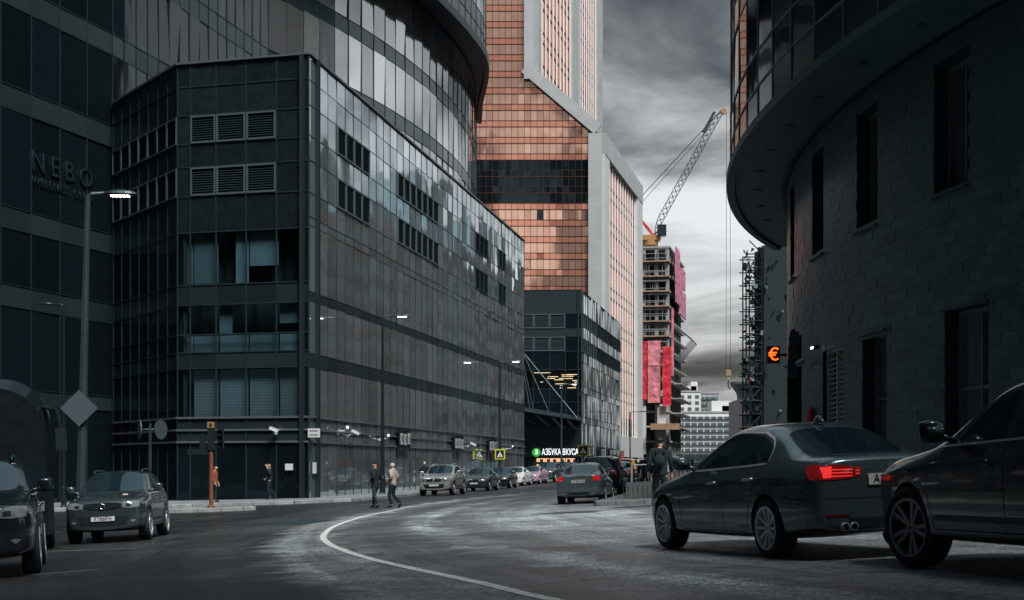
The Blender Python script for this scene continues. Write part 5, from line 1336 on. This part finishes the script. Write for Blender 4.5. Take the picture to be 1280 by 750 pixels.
# ------------------------------------------------------------------ street furniture
def lamp(name, lb, x, y, h, arm, adir, lean=0, lit='lamp_white', r=.09, size=1.0, head=True, group=None, base=0):
    t = thing(name, lb, 'street lamp', M=Matrix.Translation((x, y, gz(x, y)+base-.02)) @ Matrix.Rotation(R(lean), 4, 'Y'), group=group)
    s = MB(); s.tube([(0, 0, 0), (0, 0, h*.3), (0, 0, h)], [r*1.25, r, r*.62], 12); s.lathe([(r*2, 0), (r*2, .06), (r*1.6, .1), (r*1.5, .9), (r*1.2, 1.0)], 12); s.build('post', 'metal_grey' if r > .1 else 'metal_dark', t, smooth=False)
    if head:
        d = Vector((math.cos(R(adir)), math.sin(R(adir)), 0)); e_ = d*arm+Vector((0, 0, h+.06))
        s = MB(); s.tube([(0, 0, h-.05), d*.12+Vector((0, 0, h+.03)), e_], r*.5, 8); s.build('arm', 'metal_grey' if r > .1 else 'metal_dark', t)
        Q = Matrix.Translation(e_+d*.35*size) @ Matrix.Rotation(R(adir), 4, 'Z') @ Matrix.Scale(size, 4)
        s = MB(); s.lathe([(.02, -.05), (.8, -.05), (1, -.01), (.85, .06), (.3, .12), (.02, .13)], 16, M=Q @ Matrix.Diagonal((.46, .17, .9, 1))); hd = s.build('lamp_head', 'metal_dark', t)
        if lit:
            s = MB()
            for i in range(5): s.box((-.20+i*.10, 0, -.06), (.06, .16, .03), Q)
            s.build('light', lit, hd)
    return t
lamp('street_lamp', 'tall grey street lamp with lit head and diamond sign by the compact SUV', -12.75, 42, 9.95, .55, 0, 1.3, 'lamp_warm', .13, 1.15)
lamp('street_lamp', 'thin unlit street lamp with arm to the left of the diamond sign post', -20.8, 66, 9.4, .6, 180, 0, None, .08, .7, base=.13)
lamp('street_lamp', 'street lamp with lit head in front of the mirrored facade by the two walkers', -7.1, 78, 9.7, .75, -10, 0, 'lamp_white', .10, 1.0, base=.13)
lamp('street_lamp', 'street lamp with lit head behind the parked row near the yellow sign', -.98, 113, 9.7, .9, 0, 0, 'lamp_white', .10, 1.1, base=.13)
lamp('street_lamp', 'street lamp standing in front of the food shop sign', 5.25, 151, 9.9, 1.0, -10, 0, 'lamp_white', .11, 1.0, base=.1)
lamp('lamp_post', 'bare thin post in front of the food shop side wall', 10.0, 160, 10.0, 1, 0, 0, None, .09, 1, False, base=.1)
lamp('street_lamp', 'distant street lamp before the copper tower base', 16.6, 200, 8.6, 1.4, 0, 0, None, .1, 1.2)
# diamond sign seen from behind
t = thing('diamond_sign', 'grey back of a diamond-shaped traffic sign on the tall lamp post', 'sign', M=Matrix.Translation((-12.72, 41.78, gz(-12.7, 42)+3.62)) @ Matrix.Rotation(R(8), 4, 'Z'))
s = MB(); s.box((0, 0, 0), (.76, .03, .76), Matrix.Rotation(R(45), 4, 'Y')); s.build('plate', 'sign_back', t)
s = MB()
for z in (-.2, .2): s.box((0, .06, z), (.30, .10, .05))
s.build('clamp', 'metal_grey', t)
t = thing('round_sign_pair', 'two round traffic signs seen from behind on one grey post', 'sign', M=Matrix.Translation((-11.5, 45.2, gz(-11.5, 45.2)-.02)))
s = MB(); s.tube([(0, 0, 0), (0, 0, 3.25)], .045, 10); s.tube([(-.32, 0, 3.05), (.32, 0, 3.05)], .03, 8); s.build('post', 'metal_grey', t)
for sd in (-1, 1):
    s = MB(); s.lathe([(.01, -.012), (.29, -.012), (.30, -.03), (.31, .012), (.01, .012)], 28, M=Matrix.Translation((sd*.34, 0, 3.05)) @ Matrix.Rotation(R(sd*66), 4, 'Z') @ Matrix.Rotation(R(90), 4, 'X')); s.build('disc', 'sign_back', t)
t = thing('traffic_light', 'dark traffic light with yellow box on a rusty orange post on the island', 'traffic light', M=Matrix.Translation((-12.35, 58.4, gz(-12.35, 58.4)+.12)))
s = MB(); s.tube([(0, 0, 0), (0, 0, 3.3)], .085, 12); s.lathe([(.16, 0), (.16, .08), (.1, .12)], 12); s.build('post', 'orange_post', t)
s = MB(); s.box((0, 0, 2.85), (.26, .26, .9)); s.box((-.5, .0, 2.32), (.95, .12, .22)); s.box((.38, .05, 2.85), (.24, .22, .8)); s.box((-.36, .05, 2.75), (.22, .22, .6)); s.build('signal_head', 'black_plastic', t)
s = MB()
for z in (2.6, 2.85, 3.1):
    for x in (.38,): s.lathe([(.11, 0), (.13, .12), (.12, .12), (.1, 0)], 14, M=Matrix.Translation((x, -.06, z)) @ Matrix.Rotation(R(90), 4, 'X'), close=False)
s.build('visor', 'black_plastic', t)
s = MB(); s.box((0, -.02, 3.42), (.26, .26, .24)); s.build('control_box', 'crane_yellow', t)
s = MB(); s.box((0, -.16, 3.42), (.10, .02, .12)); s.build('box_mark', 'ink', t)
def crossing(lb, x, y, z0, size):
    t = thing('crossing_sign', lb, 'sign', M=Matrix.Translation((x, y, gz(x, y)-.02)))
    s = MB(); s.tube([(0, .06, 0), (0, .06, z0+size*.3)], .04, 8); s.build('post', 'metal_grey', t)
    s = MB(); s.box((0, 0, z0), (size, .04, size)); p = s.build('plate', 'yellow_sign', t)
    s = MB(); s.box((0, -.03, z0), (size*.74, .02, size*.74)); i_ = s.build('panel', 'black_sign', p)
    h = size*.27; s = MB(); s.add([(-h, -.045, z0-h), (h, -.045, z0-h), (0, -.045, z0+h)], [(0, 1, 2)]); s.build('triangle', 'ink_white', p)
    s = MB(); s.tube([(0, -.05, z0+h*.3), (0, -.05, z0-h*.3)], h*.12, 6); s.tube([(0, -.05, z0-h*.2), (-h*.3, -.05, z0-h*.85)], h*.1, 6); s.tube([(0, -.05, z0-h*.2), (h*.3, -.05, z0-h*.85)], h*.1, 6); s.build('figure', 'ink', p)
crossing('yellow-framed crossing sign above the roof of the grey saloon', 4.0, 80, 2.2, .62)
crossing('yellow-framed crossing sign on the lamp post behind the parked row', -.95, 112.6, 2.5, .82)
# planter and railing on the corner pavement
t = thing('concrete_barrier', 'low ribbed concrete barrier on the corner pavement by the backpack man', 'barrier')
def rough_block(p, q, h, w_, lean=.0):
    M, l = frame(p, q); z0 = gz(*p)+.13; z1 = gz(*q)+.13; s = MB()
    s.add([M @ Vector(v) for v in ((0, 0, z0), (l, 0, z1), (l, w_, z1), (0, w_, z0), (lean, .05, z0+h), (l-lean, .05, z1+h), (l-lean, w_-.05, z1+h), (lean, w_-.05, z0+h))], [(0, 3, 2, 1), (4, 5, 6, 7), (0, 1, 5, 4), (1, 2, 6, 5), (2, 3, 7, 6), (3, 0, 4, 7)]); return s, M, l, z0
s, M, l, z0 = rough_block((3.85, 48), (6.6, 47.9), .56, .55); s.build('block', 'concrete_dark', t)
s = MB()
for i in range(17):
    x = .1+i*.16; s.box((x, .005, z0+.26+x*.045), (.05, .05, .44), M)
s.build('ribs', 'concrete_dark', t, kind='stuff')
t = thing('railing', 'dark railing with white end post behind the concrete barrier', 'fence')
M, l = frame((4.35, 51), (8.6, 51.2)); zb = gz(4.35, 51)+.13
for i in range(29):
    x = i*.15; s = MB(); s.box((x, 0, zb+x*.045+.6), (.028, .028, 1.12), M); s.build('bar', 'metal_dark', t)
s = MB()
for z in (.12, 1.14): s.tube([M @ Vector((0, 0, zb+z)), M @ Vector((l, 0, zb+z+l*.045))], .03, 8)
s.build('rail', 'metal_pale', t)
for x, m in ((-.06, 'plate_white'), (l*.5, 'metal_dark'), (l, 'metal_dark')):
    s = MB(); s.box((x, 0, zb+x*.045+.62), (.07, .07, 1.26), M); s.build('post', m, t)

# ------------------------------------------------------------------ people
def skin_mesh(pts, edges, m, name, lvl=2):
    me = bpy.data.meshes.new(name); me.from_pydata([p[0] for p in pts], edges, [])
    o = bpy.data.objects.new('tmp', me); C.objects.link(o)
    md = o.modifiers.new('k', 'SKIN'); md.use_smooth_shade = True
    if not me.skin_vertices: me.attributes  # layer is added with the modifier below
    sv = me.skin_vertices[0].data if me.skin_vertices else None
    if sv is None:
        bm = bmesh.new(); bm.from_mesh(me); ly = bm.verts.layers.skin.verify(); bm.verts.ensure_lookup_table()
        for v, p in zip(bm.verts, pts): v[ly].radius = p[1] if isinstance(p[1], tuple) else (p[1], p[1])
        bm.verts[0][ly].use_root = True; bm.to_mesh(me); bm.free()
    else:
        for v, p in zip(sv, pts): v.radius = p[1] if isinstance(p[1], tuple) else (p[1], p[1])
        sv[0].use_root = True
    ss = o.modifiers.new('s', 'SUBSURF'); ss.levels = lvl; ss.render_levels = lvl
    dg = bpy.context.evaluated_depsgraph_get(); r_ = bpy.data.meshes.new_from_object(o.evaluated_get(dg)); bpy.data.objects.remove(o)
    r_.name = name; r_.materials.clear(); r_.materials.append(MATS[m])
    r_.polygons.foreach_set('use_smooth', [True]*len(r_.polygons))
    return r_
def person(label, x, y, hd, H, legs, arms, top, trouser, coat=0, hair='hair', hatm='hair_dark', base=0, pack=False, lean=0, collar=True, headturn=0):
    """legs: per side (knee fwd, knee z, ankle fwd, ankle z); arms: per side elbow (x,y,z) and hand (x,y,z); local y forward"""
    k_ = H/1.78
    t = thing('person', label, 'person', M=Matrix.Translation((x, y, gz(x, y)+base)) @ Matrix.Rotation(R(-hd), 4, 'Z') @ Matrix.Scale(k_, 4))
    sp_ = lambda z: lean*(z-.95)
    pel, wai, che, nb_, nk = (0, 0, .95), (0, sp_(1.14), 1.14), (0, sp_(1.34), 1.34), (0, sp_(1.48)-.01, 1.48), (0, sp_(1.54)+.01, 1.545)
    hc, ht = (0, sp_(1.63)+.035, 1.635), (0, sp_(1.71)+.02, 1.715)
    P_ = [(pel, (.15, .11)), (wai, (.135, .10)), (che, (.165, .11)), (nb_, (.085, .07)), (nk, .055), ((0, sp_(1.6)+.035, 1.595), (.068, .08)), (hc, (.077, .095)), (ht, (.066, .08))]; E2 = [(i, i+1) for i in range(7)]
    nose = len(P_); P_.append(((0, hc[1]+.10, 1.62), .016)); E2.append((6, nose))
    for sd in (-1, 1):
        P_.append(((sd*.078, hc[1]-.005, 1.635), .018)); E2.append((6, len(P_)-1))
    J = {}
    for sd, lg, ar in ((-1, legs[0], arms[0]), (1, legs[1], arms[1])):
        hip = (sd*.095, 0, .90); kn = (sd*.10, lg[0], lg[1]); an = (sd*.10, lg[2], lg[3]); toe = (sd*.115, lg[2]+.15*math.cos(lg[4]), lg[3]-.045-.15*math.sin(lg[4])); 
        b = len(P_); P_ += [(hip, .085), (kn, .058), (an, .042), (toe, .032)]; E2 += [(0, b), (b, b+1), (b+1, b+2), (b+2, b+3)]
        sh = (sd*.185, che[1], 1.43); el = (sd*ar[0][0], ar[0][1], ar[0][2]); ha = (sd*ar[1][0], ar[1][1], ar[1][2])
        b2 = len(P_); P_ += [(sh, .06), (el, .045), (ha, .03)]; E2 += [(2, b2), (b2, b2+1), (b2+1, b2+2)]
        hv = (Vector(ha)-Vector(el)).normalized(); ac = hv.cross(Vector((sd, 0, 0))).normalized(); pm = Vector(ha)+hv*.07
        P_.append((tuple(pm), (.04, .022))); E2.append((b2+2, b2+3)); pi_ = b2+3
        for q, (o_, ln) in enumerate(((-.03, .075), (-.01, .09), (.01, .085), (.03, .068))):
            i0 = len(P_); P_ += [(tuple(pm+ac*o_+hv*.045), .010), (tuple(pm+ac*o_*1.1+hv*(.045+ln*.9)-Vector((sd*.02, 0, 0))), .008)]; E2 += [(pi_, i0), (i0, i0+1)]
        i0 = len(P_); P_.append((tuple(Vector(ha)+hv*.08+ac*.065), .010)); E2.append((b2+2, i0))
        J[sd] = (hip, kn, an, toe, sh, el, ha)
    link('body', skin_mesh(P_, E2, 'skin', 'body'), t)
    # trousers
    Q = [((0, 0, 1.0), (.155, .115)), ((0, 0, .9), (.15, .12))]; E3 = [(0, 1)]
    for sd in (-1, 1):
        hip, kn, an = J[sd][:3]; b = len(Q); Q += [(tuple(Vector(hip)-Vector((0, 0, .04))), (.10, .10)), (kn, .076), (tuple(Vector(an)+Vector((0, 0, .03))), .066)]; E3 += [(1, b), (b, b+1), (b+1, b+2)]
    link('trousers', skin_mesh(Q, E3, trouser, 'trousers'), t)
    for sd in (-1, 1):
        an, toe = Vector(J[sd][2]), Vector(J[sd][3]); link('shoe', skin_mesh([(tuple(an+(an-toe)*.25), .05), (tuple(an*.55+toe*.45), (.05, .047)), (tuple(toe+(toe-an)*.22), (.045, .033))], [(0, 1), (1, 2)], 'cloth_black', 'shoe'), t)
    # jacket or coat
    Q = [((0, 0, .98-coat*.5), (.175+coat*.05, .135+coat*.05)), ((0, sp_(1.06), 1.06), (.17, .13)), ((0, che[1], 1.32), (.195, .14)), ((0, nb_[1], 1.46), (.12, .095)), ((0, nk[1], 1.54), (.072, .072))]; E3 = [(0, 1), (1, 2), (2, 3), (3, 4)]
    if coat: Q.insert(0, ((0, -.0, .98-coat), (.18+coat*.03, .15+coat*.04))); E3 = [(0, 1)]+[(a+1, b+1) for a, b in E3]
    ci = 2+(1 if coat else 0)
    for sd in (-1, 1):
        sh, el, ha = (Vector(q) for q in J[sd][4:]); b = len(Q); Q += [(tuple(sh), .085), (tuple(el), .07), (tuple(ha*.88+el*.12), .056)]; E3 += [(ci, b), (b, b+1), (b+1, b+2)]
    link('jacket', skin_mesh(Q, E3, top, 'jacket'), t)
    hq = hc[1]
    if hair == 'hood':
        link('hood', skin_mesh([((0, hq-.03, 1.56), (.09, .075)), ((0, hq-.03, 1.64), (.10, .10)), ((0, hq-.02, 1.735), (.085, .085))], [(0, 1), (1, 2)], hatm, 'hood'), t)
    elif hair == 'hat':
        link('hat', skin_mesh([((0, hq-.012, 1.675), (.092, .105)), ((0, hq-.015, 1.74), (.085, .092)), ((0, hq-.015, 1.785), (.045, .05))], [(0, 1), (1, 2)], hatm, 'hat'), t)
    elif hair == 'cap':
        c_ = link('cap', skin_mesh([((0, hq-.01, 1.685), (.088, .10)), ((0, hq-.012, 1.74), (.07, .08))], [(0, 1)], hatm, 'cap'), t)
        s = MB(); s.prism([(-.07, hq+.07), (.07, hq+.07), (.05, hq+.16), (-.05, hq+.16)], 1.675, 1.688); s.build('peak', hatm, c_)
    else:
        link('hair', skin_mesh([((0, hq-.035, 1.60), (.072, .06)), ((0, hq-.03, 1.66), (.088, .092)), ((0, hq-.012, 1.73), (.078, .09))], [(0, 1), (1, 2)], hatm, 'hair'), t)
    if pack:
        b_ = link('backpack', skin_mesh([((-.03, -.21, 1.08), (.13, .085)), ((-.03, -.23, 1.22), (.15, .10)), ((-.03, -.20, 1.36), (.11, .075))], [(0, 1), (1, 2)], 'cloth_black', 'backpack'), t)
        s = MB()
        for sd in (-1, 1): s.tube([(sd*.09, -.17, 1.40), (sd*.11, -.03, 1.50), (sd*.12, .12, 1.42), (sd*.15, .10, 1.15)], .018, 6)
        s.build('strap', 'cloth_black', b_); s = MB(); s.tube([(-.05, -.27, 1.40), (-.03, -.29, 1.44), (0, -.27, 1.40)], .012, 6); s.build('handle', 'cloth_black', b_)
    return t
walk = ((.10, .50, -.02, .09, 0), (.02, .49, -.30, .16, .75)); walk2 = ((-.02, .49, -.22, .13, .5), (.12, .50, .12, .08, -.1)); stand = ((.0, .49, 0, .08, 0), (.03, .49, .05, .08, 0))
down = (((.25, -.05, 1.16), (.26, .06, .93)), ((.25, -.04, 1.16), (.26, .08, .93)))
swing = (((.25, -.14, 1.18), (.26, -.10, .96)), ((.25, .05, 1.18), (.26, .20, 1.0)))
pock = (((.27, -.10, 1.20), (.20, .10, 1.02)), ((.27, -.10, 1.20), (.20, .10, 1.02)))
person('person in a dark jacket with a black backpack walking away past the glossy saloon', 3.5, 33.6, 4, 1.86, walk, down, 'cloth_navy', 'cloth_black', .12, 'hair', pack=True)
person('person in a long black padded coat and black hat crossing beside the beige jacket', -5.25, 54.6, -62, 1.80, walk2, pock, 'cloth_black', 'cloth_jean', .28, 'hat', 'cloth_black')
person('person in a beige jacket and pale fur hat walking across the road', -4.55, 54.2, -68, 1.77, walk, pock, 'cloth_beige', 'cloth_black', .14, 'hood', 'cloth_pale')
person('person in black with a dark red cap phoning by the dark shop window', -11.75, 69.0, -105, 1.78, walk, (((.24, .02, 1.2), (.14, .14, 1.54)), ((.25, -.04, 1.16), (.2, .12, 1.05))), 'cloth_black', 'cloth_black', .05, 'cap', 'cloth_red', .14)
person('person in an orange jacket standing behind the traffic light post', -13.95, 66.8, 95, 1.75, stand, down, 'cloth_orange', 'cloth_black', .05, 'hair', base=.14)
person('person in black with a white hat standing beside the silver SUV', -4.95, 80.5, 175, 1.72, stand, pock, 'cloth_black', 'cloth_black', .1, 'hat', 'cloth_pale', .14)
person('dark-haired person standing behind the railing', 5.15, 55.0, 10, 1.72, stand, down, 'cloth_black', 'cloth_black', .1, 'hair')
